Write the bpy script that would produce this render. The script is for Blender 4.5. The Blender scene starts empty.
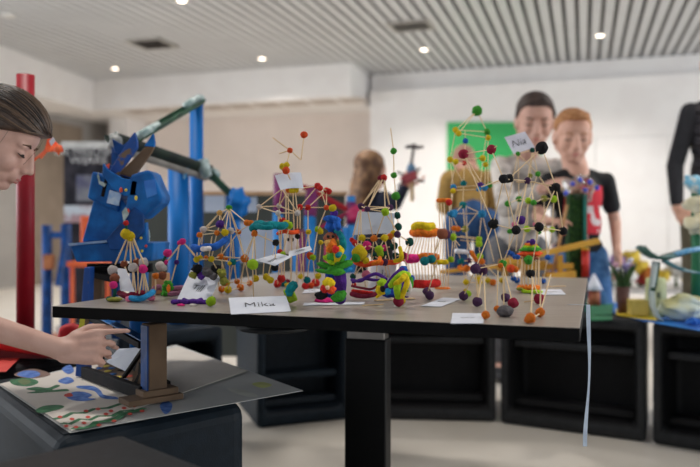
import bpy, bmesh, math, random
from mathutils import Vector as V, Matrix, noise
random.seed(7)
scene = bpy.context.scene
COL = scene.collection
F, H, YH = 740.0, 0.76, 225.0          # focal length in pixels, camera height, horizon row
TZ = 0.61                               # main table top
BZ = 0.43                               # bench tops
PI = math.pi

def P(px, py, D): return V(((px-350)/F*D, D, H-(py-YH)/F*D))
def on(px, py, z):
    D = F*(H-z)/(py-YH); return V(((px-350)/F*D, D, z))
TH = math.radians(17.5); CT, ST = math.cos(TH), math.sin(TH)
def R(u, v, z=0.0): return V((u*CT+v*ST, -u*ST+v*CT, z))     # room axes: u right, v away

# ---------------------------------------------------------------- materials
def lin(c):
    out = []
    for x in c:
        x /= 255.0
        out.append(x/12.92 if x <= .04045 else ((x+.055)/1.055)**2.4)
    return out+[1.0]
MATS = {}
def mat(name, rgb, rough=.6, rgb2=None, scale=20, lo=.42, hi=.6, metal=0, bump=0, bscale=None, trans=0, alpha=1, spec=.5, detail=4):
    if name in MATS: return MATS[name]
    m = bpy.data.materials.new(name); m.use_nodes = True
    nt = m.node_tree; b = nt.nodes['Principled BSDF']
    b.inputs['Roughness'].default_value = rough; b.inputs['Metallic'].default_value = metal
    b.inputs['Specular IOR Level'].default_value = spec
    b.inputs['Transmission Weight'].default_value = trans; b.inputs['Alpha'].default_value = alpha
    tc = nt.nodes.new('ShaderNodeTexCoord')
    n = nt.nodes.new('ShaderNodeTexNoise'); n.inputs['Scale'].default_value = scale; n.inputs['Detail'].default_value = detail
    nt.links.new(tc.outputs['Object'], n.inputs['Vector'])
    r = nt.nodes.new('ShaderNodeValToRGB')
    if rgb2 is None: rgb2 = [min(255, x*1.08+3) for x in rgb]
    r.color_ramp.elements[0].position = lo; r.color_ramp.elements[1].position = hi
    r.color_ramp.elements[0].color = lin(rgb); r.color_ramp.elements[1].color = lin(rgb2)
    nt.links.new(n.outputs['Fac'], r.inputs['Fac']); nt.links.new(r.outputs['Color'], b.inputs['Base Color'])
    if bump:
        n2 = nt.nodes.new('ShaderNodeTexNoise'); n2.inputs['Scale'].default_value = bscale or scale*3
        nt.links.new(tc.outputs['Object'], n2.inputs['Vector'])
        bp = nt.nodes.new('ShaderNodeBump'); bp.inputs['Strength'].default_value = bump; bp.inputs['Distance'].default_value = .004
        nt.links.new(n2.outputs['Fac'], bp.inputs['Height']); nt.links.new(bp.outputs['Normal'], b.inputs['Normal'])
    MATS[name] = m; return m
def emis(name, rgb, s):
    m = bpy.data.materials.new(name); m.use_nodes = True
    b = m.node_tree.nodes['Principled BSDF']
    b.inputs['Base Color'].default_value = lin(rgb); b.inputs['Emission Color'].default_value = lin(rgb)
    b.inputs['Emission Strength'].default_value = s; return m
CC = dict(Y=(222,192,28), YG=(160,200,35), G=(66,150,48), O=(226,118,34), R=(205,42,40), OR=(230,84,40), B=(36,92,180),
          DB=(30,62,160), T=(14,122,128), P=(84,52,88), VI=(78,38,128), M=(228,48,132), W=(216,206,202), K=(28,27,30),
          BR=(150,86,62), MR=(124,30,54), TN=(218,168,92), LB=(46,140,196), DG=(22,78,66), MV=(142,92,118), DR=(156,36,62),
          GY=(92,88,90), OL=(140,140,60), PK=(222,120,150), CR=(226,190,150))
def cm(c): return mat('dough_'+c, [x*.92 for x in CC[c]], .85, [min(255, x*1.06+4) for x in CC[c]], 90, bump=.7, bscale=260, spec=.2)
WOOD = mat('toothpick_wood', (214,182,138), .6, (232,206,166), 60)
PAPER = mat('white_paper', (216,219,230), .8, (224,227,236), 30)
INK = mat('ink', (22,22,30), .6)
CARD = mat('brown_cardboard', (104,82,62), .85, (118,94,72), 14, bump=.1)
BLUEP = mat('blue_paint', (0,82,152), .5, (3,110,190), 16, bump=.25, bscale=60, spec=.3)
DBLUEP = mat('dark_blue_paint', (0,54,112), .5, (2,72,144), 22, bump=.25, bscale=60, spec=.3)
PATCHP = mat('blue_paint_worn', (8,72,152), .55, (116,92,72), 26, .56, .6, bump=.2)
DARKP = mat('dark_painted_card', (16,15,17), .75, (28,24,23), 30, spec=.15)
TAPE = mat('sticky_tape', (132,156,154), .35, (186,202,200), 40, bump=.3)
GREENC = mat('green_card', (28,62,46), .6, (46,88,64), 18)
DGREEN = mat('dark_green_card', (26,36,30), .6, (36,52,40), 18)

# ---------------------------------------------------------------- object helpers
def link(o, parent=None, loc=None):
    COL.objects.link(o)
    if parent is not None: o.parent = parent
    return o
def tag(o, label=None, cat=None, group=None, kind=None):
    if label: o['label'] = label
    if cat: o['category'] = cat
    if group: o['group'] = group
    if kind: o['kind'] = kind
    return o
def thing(name, label, cat, loc, group=None):
    o = bpy.data.objects.new(name, None); o.location = loc; o.empty_display_size = .05
    COL.objects.link(o); return tag(o, label, cat, group)
def root_loc(p):
    l = V((0,0,0))
    while p is not None: l += p.location; p = p.parent
    return l
def build(name, bm, m, parent=None, smooth=False, bevel=0, origin=None, fix=True, bseg=2):
    """bmesh holds world coordinates; the object sits at its own middle (or its parent's frame)"""
    base = root_loc(parent) if parent else V((0,0,0))
    if bm.verts:
        c = V(origin) if origin is not None else sum((v.co for v in bm.verts), V())/len(bm.verts)
    else: c = base
    for v in bm.verts: v.co -= c
    if fix: bmesh.ops.recalc_face_normals(bm, faces=bm.faces[:])
    me = bpy.data.meshes.new(name); bm.to_mesh(me); bm.free()
    for mm in (m if isinstance(m, (list, tuple)) else [m]): me.materials.append(mm)
    if smooth: me.polygons.foreach_set('use_smooth', [True]*len(me.polygons))
    o = bpy.data.objects.new(name, me); o.location = c-base
    link(o, parent)
    if bevel:
        b = o.modifiers.new('bevel', 'BEVEL'); b.width = bevel; b.segments = bseg; b.limit_method = 'ANGLE'; b.angle_limit = .6
    return o
def newbm(): return bmesh.new()
def basis(d):
    d = d.normalized(); a = V((0,0,1)) if abs(d.z) < .95 else V((1,0,0))
    s = d.cross(a).normalized(); return s, s.cross(d).normalized()*-1
def loft(bm, pts, rad, seg=14, caps=True, mi=0, round_caps=False):
    pts = [V(p) for p in pts]
    if not isinstance(rad, (list, tuple)): rad = [rad]*len(pts)
    rings = []
    if round_caps:
        d0 = (pts[0]-pts[1]).normalized(); d1 = (pts[-1]-pts[-2]).normalized()
        pre = [(pts[0]+d0*rad[0]*math.sin(a), rad[0]*math.cos(a)) for a in (1.35, .9, .45)]
        post = [(pts[-1]+d1*rad[-1]*math.sin(a), rad[-1]*math.cos(a)) for a in (.45, .9, 1.35)]
        pts = [p for p, _ in pre]+pts+[p for p, _ in post]; rad = [r for _, r in pre]+list(rad)+[r for _, r in post]
    n = len(pts); s0 = None
    for i, p in enumerate(pts):
        d = pts[min(i+1, n-1)]-pts[max(i-1, 0)]
        if s0 is None: s, t = basis(d)
        else:
            d = d.normalized(); s = (s0-d*s0.dot(d)).normalized(); t = s.cross(d)
        s0 = s; t = s.cross(d.normalized())
        rings.append([bm.verts.new(p+(s*math.cos(2*PI*k/seg)+t*math.sin(2*PI*k/seg))*rad[i]) for k in range(seg)])
    for a, b in zip(rings, rings[1:]):
        for k in range(seg):
            f = bm.faces.new((a[k], a[(k+1) % seg], b[(k+1) % seg], b[k])); f.material_index = mi
    if caps:
        for r in (rings[0], rings[-1]): bm.faces.new(r).material_index = mi
def cap(bm, a, b, ra, rb=None, seg=14): loft(bm, [a, b], [ra, ra if rb is None else rb], seg, round_caps=True)
def ell(bm, c, r, M=None, seg=18, mi=0, wob=0):
    T = Matrix.Translation(V(c)) @ (M.to_4x4() if M is not None else Matrix.Identity(4)) @ Matrix.Diagonal((r[0], r[1], r[2], 1))
    g = bmesh.ops.create_uvsphere(bm, u_segments=seg, v_segments=max(6, seg*2//3), radius=1)
    for v in g['verts']:
        if wob:
            k = noise.noise(v.co*1.7+V((c[0]*37, c[1]*31, c[2]*29))); v.co *= 1+wob*k
        v.co = T @ v.co
    if mi:
        for v in g['verts']:
            for f in v.link_faces: f.material_index = mi
def box(bm, c, d, M=None, mi=0):
    """box with centre c and full sizes d"""
    T = Matrix.Translation(V(c)) @ (M.to_4x4() if M is not None else Matrix.Identity(4)) @ Matrix.Diagonal((d[0], d[1], d[2], 1))
    g = bmesh.ops.create_cube(bm, size=1, matrix=T)
    if mi:
        for v in g['verts']:
            for f in v.link_faces: f.material_index = mi
def rotz(a): return Matrix.Rotation(a, 3, 'Z')
def prism(bm, pts, ext, mi=0):
    """closed outline pts extruded by vector ext"""
    a = [bm.verts.new(V(p)) for p in pts]; b = [bm.verts.new(V(p)+V(ext)) for p in pts]
    n = len(pts)
    for f in [bm.faces.new(a), bm.faces.new(b[::-1])]+[bm.faces.new((a[i], b[i], b[(i+1) % n], a[(i+1) % n])) for i in range(n)]:
        f.material_index = mi
def bar(bm, a, b, w, h, mi=0, up=V((0,0,1))):
    a, b = V(a), V(b); d = (b-a).normalized(); s = d.cross(up).normalized(); t = s.cross(d)
    M = Matrix((s, d, t)).transposed()
    box(bm, (a+b)/2, (w, (b-a).length, h), M, mi)
def slab(pts, D, thick):
    bm = newbm(); prism(bm, [P(p[0], p[1], p[2] if len(p) > 2 else D) for p in pts], (0, thick, 0)); return bm
def gutter(bm, a, b, r, up=V((0,0,1)), mi=0, th=.004, a0=PI, a1=2*PI, seg=10):
    a, b = V(a), V(b); d = (b-a).normalized(); s = d.cross(up).normalized(); t = s.cross(d)
    prof = [(r*math.cos(a0+(a1-a0)*k/seg), r*math.sin(a0+(a1-a0)*k/seg)) for k in range(seg+1)]
    prof += [(x*(1-th/r), y*(1-th/r)) for x, y in prof[::-1]]
    prism(bm, [a+s*x+t*y for x, y in prof], b-a, mi)
def union(name, bm, m, parent, vox, smooth=4, fac=.5):
    """melt overlapping closed shapes into one continuous skin"""
    me = bpy.data.meshes.new(name+'_raw'); bmesh.ops.recalc_face_normals(bm, faces=bm.faces[:])
    base = root_loc(parent)
    for v in bm.verts: v.co -= base
    bm.to_mesh(me); bm.free()
    t = bpy.data.objects.new(name+'_raw', me); COL.objects.link(t)
    r = t.modifiers.new('r', 'REMESH'); r.mode = 'VOXEL'; r.voxel_size = vox
    s = t.modifiers.new('s', 'SMOOTH'); s.iterations = smooth; s.factor = fac
    dg = bpy.context.evaluated_depsgraph_get(); dg.update()
    me2 = bpy.data.meshes.new_from_object(t.evaluated_get(dg)); me2.name = name
    bpy.data.objects.remove(t); bpy.data.meshes.remove(me)
    me2.materials.clear(); me2.materials.append(m)
    me2.polygons.foreach_set('use_smooth', [True]*len(me2.polygons))
    o = bpy.data.objects.new(name, me2); link(o, parent); return o
def text_mesh(s, size, th=.0004):
    cu = bpy.data.curves.new('t', 'FONT'); cu.body = s; cu.size = size; cu.extrude = th; cu.offset = -.024*size; cu.align_x = 'CENTER'; cu.align_y = 'CENTER'
    t = bpy.data.objects.new('t', cu); COL.objects.link(t)
    dg = bpy.context.evaluated_depsgraph_get(); dg.update()
    me = bpy.data.meshes.new_from_object(t.evaluated_get(dg))
    bpy.data.objects.remove(t); bpy.data.curves.remove(cu); return me
def text_on(s, size, centre, ux, uy, m, parent, name='handwriting', shear=0):
    me = text_mesh(s, size); me.name = name; me.materials.clear(); me.materials.append(m)
    ux = V(ux).normalized(); uy = V(uy).normalized(); n = ux.cross(uy).normalized(); uy = n.cross(ux)
    M = Matrix((ux, uy, n)).transposed().to_4x4(); S = Matrix.Shear('XZ', 4, (0, 0)) if False else Matrix.Identity(4)
    for v in me.vertices: v.co.x += shear*v.co.y
    o = bpy.data.objects.new(name, me); link(o, parent)
    o.matrix_local = Matrix.Translation(V(centre)+n*.0012-root_loc(parent)) @ M
    return o

# shared meshes: dough balls and toothpicks
BALLS = {}
def ball_mesh(c, k):
    if (c, k) in BALLS: return BALLS[c, k]
    bm = newbm(); bmesh.ops.create_icosphere(bm, subdivisions=3, radius=1)
    for v in bm.verts:
        v.co *= 1+.16*noise.noise(v.co*1.3+V((k*9.1, k*3.3, 1)))+.05*noise.noise(v.co*5+V((k, 0, 0)))
    me = bpy.data.meshes.new('dough_ball'); bm.to_mesh(me); bm.free(); me.materials.append(cm(c))
    me.polygons.foreach_set('use_smooth', [True]*len(me.polygons)); BALLS[c, k] = me; return me
STK = None
def stick_mesh():
    global STK
    if STK is None:
        bm = newbm(); loft(bm, [(0,0,-.5), (0,0,-.46), (0,0,.46), (0,0,.5)], [.35, 1, 1, .35], 8)
        STK = bpy.data.meshes.new('toothpick'); bm.to_mesh(STK); bm.free(); STK.materials.append(WOOD)
        STK.polygons.foreach_set('use_smooth', [True]*len(STK.polygons))
    return STK
def put_ball(root, p, r, c, name='dough_ball', sq=None):
    o = bpy.data.objects.new(name, ball_mesh(c, random.randrange(4))); link(o, root)
    o.location = V(p)-root.location; o.scale = (r, r, r) if sq is None else (r*sq[0], r*sq[1], r*sq[2])
    o.rotation_euler = (random.uniform(0, 6), random.uniform(0, 6), random.uniform(0, 6)) if sq is None else (0, 0, 0)
    return o
def put_stick(root, a, b, r=.00125, name='toothpick'):
    a, b = V(a), V(b); o = bpy.data.objects.new(name, stick_mesh()); link(o, root)
    o.location = (a+b)/2-root.location; o.rotation_mode = 'QUATERNION'
    o.rotation_quaternion = (b-a).to_track_quat('Z', 'Y'); o.scale = (r, r, (b-a).length); return o
class Craft:
    def __init__(s, name, label, cat, D, base, group=None):
        s.D = D; s.root = thing(name, label, cat, on(base[0], base[1], TZ), group); s.n = {}
    def pt(s, p):
        if isinstance(p, str): return s.n[p]
        d = p[2] if len(p) > 2 else 0
        if d == 't': return on(p[0], p[1], TZ+.0012)
        return P(p[0], p[1], s.D+d/100)
    def balls(s, *L):
        """each: key, px, py, r_px, colour, depth offset in cm or 't' = resting on the table"""
        for b in L:
            k, px, py, r, c = b[:5]; d = b[5] if len(b) > 5 else 0
            if d == 't':
                D = F*(H-TZ)/(py-YH+r*.93); p = P(px, py, D)
            else:
                D = s.D+d/100; p = P(px, py, D)
            s.n[k] = p; o = put_ball(s.root, p, r*D/F*1.06, c)
            if d == 't':
                Mr = o.rotation_euler.to_matrix(); lo = p.z+min((Mr @ v.co).z for v in o.data.vertices)*o.scale[0]
                o.location.z += TZ+.0006-lo
        return s
    def sticks(s, *L, r=.00112):
        for a, b in L: put_stick(s.root, s.pt(a), s.pt(b), r)
        return s
    def chain(s, txt):
        for pair in txt.split():
            ks = pair.split('-')
            for a, b in zip(ks, ks[1:]): s.sticks((a, b))
        return s
    def snake(s, name, pts, rpx, c, smooth=True, wob=.18):
        P3 = [s.pt(p) for p in pts]
        # smooth the path
        out = []
        n = len(P3)
        for i in range(n-1):
            p0, p1, p2, p3 = P3[max(i-1, 0)], P3[i], P3[i+1], P3[min(i+2, n-1)]
            for k in range(6):
                t = k/6
                out.append(.5*((2*p1)+(p2-p0)*t+(2*p0-5*p1+4*p2-p3)*t*t+(3*p1-p0-3*p2+p3)*t**3))
        out.append(P3[-1])
        r = rpx*s.D/F
        zmin = min(p.z for p in out)
        if zmin-r < TZ+.0005:
            out = [V((p.x, p.y, max(p.z, TZ+r*1.02))) for p in out]
        rad = [r*(1+wob*noise.noise(p*60)) for p in out]
        bm = newbm(); loft(bm, out, rad, 10, round_caps=True)
        return build(name, bm, cm(c), s.root, True)
    def lump(s, name, px, py, rx, ry, c, d=0, rd=None, wob=.35, rot=0):
        p = s.pt((px, py, 0 if d == 't' else d)); D = s.D+(0 if d == 't' else d/100)
        if d == 't': D = F*(H-TZ)/(py-YH+ry*.9); p = P(px, py, D)
        k = D/F
        bm = newbm(); ell(bm, p, (rx*k, (rd if rd else min(rx, ry)*1.1)*k, ry*k), Matrix.Rotation(rot, 3, 'Y'), 22, wob=wob)
        zf = TZ+.0006
        for v in bm.verts:
            if v.co.z < zf: v.co.z = zf
        return build(name, bm, cm(c), s.root, True)
def card(name, label, quad, text=None, tsize=.012, toff=(.5, .5), group=None, m=None, cat='card', curl=0, shear=.2):
    """quad: world points bottom-left, bottom-right, top-right, top-left"""
    bl, br, tr, tl = [V(q) for q in quad]; N = 8
    n = (br-bl).cross(tl-bl).normalized()
    c = (bl+br)/2
    root = thing(name, label, cat, V((c.x, c.y, min(q.z for q in (bl, br, tr, tl)))), group)
    bm = newbm(); g = [[None]*(N+1) for _ in range(N+1)]
    for i in range(N+1):
        for j in range(N+1):
            u, w = i/N, j/N
            g[i][j] = bm.verts.new(bl*(1-u)*(1-w)+br*u*(1-w)+tr*u*w+tl*(1-u)*w + n*curl*(4*u*(1-u)-.5))
    fs = [bm.faces.new((g[i][j], g[i+1][j], g[i+1][j+1], g[i][j+1])) for i in range(N) for j in range(N)]
    bm.normal_update(); bmesh.ops.solidify(bm, geom=fs, thickness=-.0005)
    build('paper_sheet', bm, m or PAPER, root)
    if text:
        p = bl*(1-toff[0])*(1-toff[1])+br*toff[0]*(1-toff[1])+tr*toff[0]*toff[1]+tl*(1-toff[0])*toff[1]
        if text == '~':
            ex = (br-bl).normalized(); ey = (tl-bl).normalized(); b2 = newbm(); W = (br-bl).length*.42; hh = min((tl-bl).length*.16, .006)
            pts = [p+n*.001+ex*(W*(k/22-.5))+ey*hh*math.sin(k*1.9)*(1 if k % 5 else .2) for k in range(23)]
            loft(b2, pts, .00022, 5); build('pencil_scribble', b2, INK, root)
        else: text_on(text, tsize, p+n*(curl*.5), br-bl, tl-bl, INK, root, shear=shear)
    return root
LAMPF = 60
LAMPS = 95
# ================================================================= SETTING
def S(o): return tag(o, kind='structure')
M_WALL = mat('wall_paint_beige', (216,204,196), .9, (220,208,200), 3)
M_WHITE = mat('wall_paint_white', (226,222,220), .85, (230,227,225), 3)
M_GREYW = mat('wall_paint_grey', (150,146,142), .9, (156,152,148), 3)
M_FLOOR = mat('floor_vinyl', (206,198,186), .42, (212,205,195), 2.2, .35, .7, bump=.05)
CH = 2.6
bm = newbm(); prism(bm, [R(-9, -3.5), R(7, -3.5), R(7, 10.5), R(-9, 10.5)], (0,0,-.1)); S(build('floor', bm, M_FLOOR))
# ceiling: dark backing and pale metal strips
bm = newbm()
prism(bm, [R(-9,-3.5,CH+.06), R(7,-3.5,CH+.06), R(7,10.5,CH+.06), R(-9,10.5,CH+.06)], (0,0,.1), 1)
u = -9.0
while u < 7:
    prism(bm, [R(u,-3.5,CH), R(u+.074,-3.5,CH), R(u+.074,8.7,CH), R(u,8.7,CH)], (0,0,.02), 0); u += .108
S(build('ceiling', bm, [mat('ceiling_strip_metal', (194,195,197), .45, (198,199,201), 2), mat('ceiling_backing', (96,95,92), .9)]))
def rbox(name, u0, u1, v0, v1, z0, z1, m, parent=None):
    bm = newbm(); prism(bm, [R(u0,v0,z0), R(u1,v0,z0), R(u1,v1,z0), R(u0,v1,z0)], (0,0,z1-z0)); return build(name, bm, m, parent)
UW = -2.47
S(rbox('wall_back', -9, UW, 9.2, 9.35, 0, CH, M_WALL))
S(rbox('wall_right', UW, 7, 8.72, 8.9, 0, CH, M_WHITE))
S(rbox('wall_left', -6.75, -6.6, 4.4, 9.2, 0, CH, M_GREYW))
# lowered bands along the back and the left side
bm = newbm()
prism(bm, [R(-6.6,8.0,2.22), R(UW-.05,8.0,2.22), R(UW-.05,9.2,2.22), R(-6.6,9.2,2.22)], (0,0,CH-2.22))
S(build('trim_1', bm, M_WHITE))
bm = newbm(); prism(bm, [R(-6.6,2,2.2), R(-5.08,2,2.2), R(-5.95,8.0,2.2), R(-6.6,8.0,2.2)], (0,0,CH-2.2)); S(build('trim_2', bm, M_WHITE))
bm = newbm()
for k in range(9):
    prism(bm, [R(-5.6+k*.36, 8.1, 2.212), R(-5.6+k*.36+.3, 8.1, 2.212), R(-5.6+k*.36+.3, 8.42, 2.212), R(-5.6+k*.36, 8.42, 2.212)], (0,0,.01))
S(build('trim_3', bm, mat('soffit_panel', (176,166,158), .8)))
# raised white lining of the right wall with flush doors
S(rbox('trim_4', UW+.02, 7, 8.58, 8.73, 0, 2.37, M_WHITE))
bm = newbm()
for (u0, u1, z0, z1) in ((.12, .135, .45, 1.72), (.86, .87, .45, 1.72), (.12, 1.75, 1.715, 1.725), (1.74,1.75,.45,1.72), (.12,1.75,.45,.458)):
    prism(bm, [R(u0,8.575,z0), R(u1,8.575,z0), R(u1,8.585,z0), R(u0,8.585,z0)], (0,0,z1-z0))
S(build('trim_5', bm, mat('panel_joint', (196,194,192), .8)))
S(rbox('baseboard_left', -6.6, -6.58, 4.4, 9.2, 0, .08, M_GREYW))
S(rbox('baseboard_back', -6.6, UW, 9.18, 9.2, 0, .08, M_GREYW))
# door opening panel on the left wall
bm = newbm()
prism(bm, [R(-6.6,7.55,0), R(-6.57,7.55,0), R(-6.57,8.6,0), R(-6.6,8.6,0)], (0,0,2.1))
S(build('door_1', bm, mat('door_leaf', (128,114,100), .6, (136,122,108), 5)))
S(rbox('trim_6', -6.2, -5.95, 8.7, 9.2, 0, 2.22, M_WHITE))   # pale pilaster

# green board on the white wall
t = thing('green_board', 'plain green rectangular board mounted on the white back wall', 'board', R(0,8.56,.3))
def wallpt(px, py, v):
    k = (px-350)/F; D = v/(k*ST+CT); return P(px, py, D)
g0, g1 = wallpt(447,122,8.56), wallpt(541,122,8.56); gb = wallpt(447,204,8.56).z
bm = newbm(); prism(bm, [V((g0.x,g0.y,gb)), V((g1.x,g1.y,gb)), V((g1.x,g1.y,g1.z)), V((g0.x,g0.y,g0.z))], R(0,.018)-R(0,0))
build('board_face', bm, mat('green_board_paint', (44,158,84), .6, (50,166,92), 4), t)
t.location = t.location

# ceiling fittings
M_LAMP = emis('lamp_glow', (255,236,214), 4)
M_RIM = mat('lamp_rim', (214,212,208), .35, metal=.3)
def ceilpt(px, py): return on(px, py, CH)
LOC = ['beside the left soffit','in front of the back soffit','over the girl with the long hair','above the boy in the red print shirt','at the top edge of the photo']
for (px, py), w in zip(((115,68),(262,58),(424,49),(600,35),(182,0)), LOC):
    c = ceilpt(px, py)
    t = thing('ceiling_downlight', 'small round recessed ceiling downlight '+w, 'ceiling light', c, 'recessed ceiling downlights')
    bm = newbm(); loft(bm, [c+V((0,0,.0)), c-V((0,0,.008))], [.06, .052], 24); build('rim', bm, M_RIM, t, True)
    bm = newbm(); loft(bm, [c-V((0,0,.0081)), c-V((0,0,.012))], [.036, .03], 24); build('lamp_lens', bm, M_LAMP, t, True)
    li = bpy.data.lights.new('downlight_beam', 'SPOT'); li.energy = LAMPS; li.spot_size = 2.2; li.spot_blend = .9; li.shadow_soft_size = .06; li.color = (1, .95, .89)
    lo = bpy.data.objects.new('downlight_beam', li); link(lo, t); lo.location = (0,0,-.03)
for (px, py, w, d, lab, dark) in ((152,43,.36,.36,'square dark louvred air vent in the ceiling at the left',1), (411,25,.36,.3,'grey rectangular air vent in the slatted ceiling near the centre',0)):
    c = ceilpt(px, py); t = thing('ceiling_vent', lab, 'air vent', c, 'ceiling air vents'); Mr = rotz(-TH)
    bm = newbm()
    for s in (-1, 1):
        box(bm, c+Mr@V((s*w/2, 0, -.008)), (.03, d+.03, .02), Mr); box(bm, c+Mr@V((0, s*d/2, -.008)), (w-.03, .03, .02), Mr)
    build('vent_frame', bm, mat('vent_metal', (150,146,140), .5), t)
    bm = newbm()
    for k in range(7):
        box(bm, c+Mr@V((0, -d/2+.03+k*(d-.06)/6, -.01)), (w-.04, .025, .003), Mr@Matrix.Rotation(.7, 3, 'X'))
    build('vent_louvres', bm, mat('vent_dark' if dark else 'vent_mid', (70,62,56) if dark else (120,116,110), .6), t)
for (u_, v_, w) in ((-1.6,1.6,'overhead near the girl, out of the photo'),(1.0,1.6,'overhead in front of the table, out of the photo'),(-1.6,3.9,'overhead left of the table, out of the photo'),(1.0,3.9,'overhead right of the table, out of the photo')):  # unseen downlights added to brighten the floor, table and poster
    c = R(u_, v_, CH); t = thing('ceiling_downlight', 'added small round ceiling downlight '+w, 'ceiling light', c, 'recessed ceiling downlights')
    bm = newbm(); loft(bm, [c, c-V((0,0,.008))], [.06, .052], 24); build('rim', bm, M_RIM, t, True)
    bm = newbm(); loft(bm, [c-V((0,0,.0081)), c-V((0,0,.012))], [.036, .03], 24); build('lamp_lens', bm, M_LAMP, t, True)
    li = bpy.data.lights.new('downlight_beam', 'SPOT'); li.energy = LAMPF; li.spot_size = 2.2; li.spot_blend = .9; li.shadow_soft_size = .12; li.color = (1, .95, .89)
    lo = bpy.data.objects.new('downlight_beam', li); link(lo, t); lo.location = (0,0,-.03)
c = ceilpt(8, 14); t = thing('smoke_detector', 'small pale smoke detector disc on the ceiling in the left corner', 'smoke detector', c)
bm = newbm(); loft(bm, [c, c-V((0,0,.02)), c-V((0,0,.03))], [.06, .06, .04], 20); build('detector_body', bm, M_RIM, t, True)

# ================================================================= MAIN TABLE
NL, NR, FR = on(52,306,TZ), on(580,328,TZ), on(588,278,TZ); FL = NL+(FR-NR)
t = thing('table', 'dark-edged grey wood table on one black column, covered with toothpick models', 'table', V((.056,1.74,0)))
M_TOP = mat('table_laminate', (150,141,132), .3, (171,162,152), 7, .35, .7)
nt = M_TOP.node_tree; mp = nt.nodes.new('ShaderNodeMapping'); mp.inputs['Scale'].default_value = (1, 14, 1); mp.inputs['Rotation'].default_value = (0,0,TH)
nz = [n for n in nt.nodes if n.type == 'TEX_NOISE'][0]; tcn = [n for n in nt.nodes if n.type == 'TEX_COORD'][0]
nt.links.new(tcn.outputs['Object'], mp.inputs['Vector']); nt.links.new(mp.outputs['Vector'], nz.inputs['Vector'])
M_BLK = mat('black_metal', (6,6,7), .5, (8,8,9), 30, spec=.25)
M_EDGE = mat('black_table_edge', (6,6,7), .7, spec=.15)
bm = newbm(); prism(bm, [NL, NR, FR, FL], (0,0,-.0215), 1); bm.faces.ensure_lookup_table(); bm.normal_update()
for f in bm.faces:
    if f.calc_center_median().z > TZ-.001: f.material_index = 0
build('table_top', bm, [M_TOP, M_EDGE], t, bevel=.0015)
Mt = rotz(-TH)
bm = newbm(); box(bm, (.042,1.74,.265), (.100,.05,.46), Mt); build('column', bm, M_BLK, t, bevel=.004)
bm = newbm(); box(bm, (.042,1.74,.54), (.09,.042,.1), Mt); build('inner_column', bm, mat('brushed_steel', (150,144,138), .35, metal=.8), t, bevel=.002)
bm = newbm(); box(bm, (.05,1.74,.0175), (.5,.62,.035), Mt); build('base_plate', bm, M_BLK, t, bevel=.006)
bm = newbm(); box(bm, (.05,1.74,.578), (.3,.4,.02), Mt); build('support_bracket', bm, M_BLK, t)
bm = newbm(); c = on(278,331,.585); c = P(283,318,1.6); c.z = .565; box(bm, c, (.13,.12,.044), Mt); build('control_box', bm, M_BLK, t, bevel=.006)
bm = newbm(); loft(bm, [c+V((-.02,0,-.022)), c+V((-.02,0,-.03))], [.085,.075], 28); build('cable_tray', bm, mat('grey_plastic_rim', (34,36,38), .6), t, True)

# ribbon hanging from the right edge
e = NR+(FR-NR)*.30+V((.004,-.001,.001)); D0 = e.y
bm = newbm(); N = 26; L = []
nrm = V((CT, -ST, 0)); along = V((ST, CT, 0)); zb = H-(447-YH)/F*D0
for i in range(N+1):
    k = i/N; zz = TZ+.001-(TZ-zb)*k
    L.append((e+nrm*(.004+.006*math.sin(k*5)*k), zz, .003+.001*math.sin(k*7+1)))
top = [e-nrm*.03, e-nrm*.002]
prev = None; vs = []
for q in top: vs.append((V((q.x,q.y,TZ+.0006)), .004))
for q, zz, w in L: vs.append((V((q.x,q.y,zz)), w))
rows = [(bm.verts.new(p-V((1,0,0))*w), bm.verts.new(p+V((1,0,0))*w)) for p, w in vs]
fs = [bm.faces.new((a[0],a[1],b[1],b[0])) for a, b in zip(rows, rows[1:])]
bm.normal_update(); bmesh.ops.solidify(bm, geom=fs, thickness=.0004)
tag(build('paper_ribbon', bm, mat('pale_blue_ribbon', (202,216,236), .6)), 'narrow pale blue paper ribbon hanging from the right edge of the table', 'ribbon')

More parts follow.
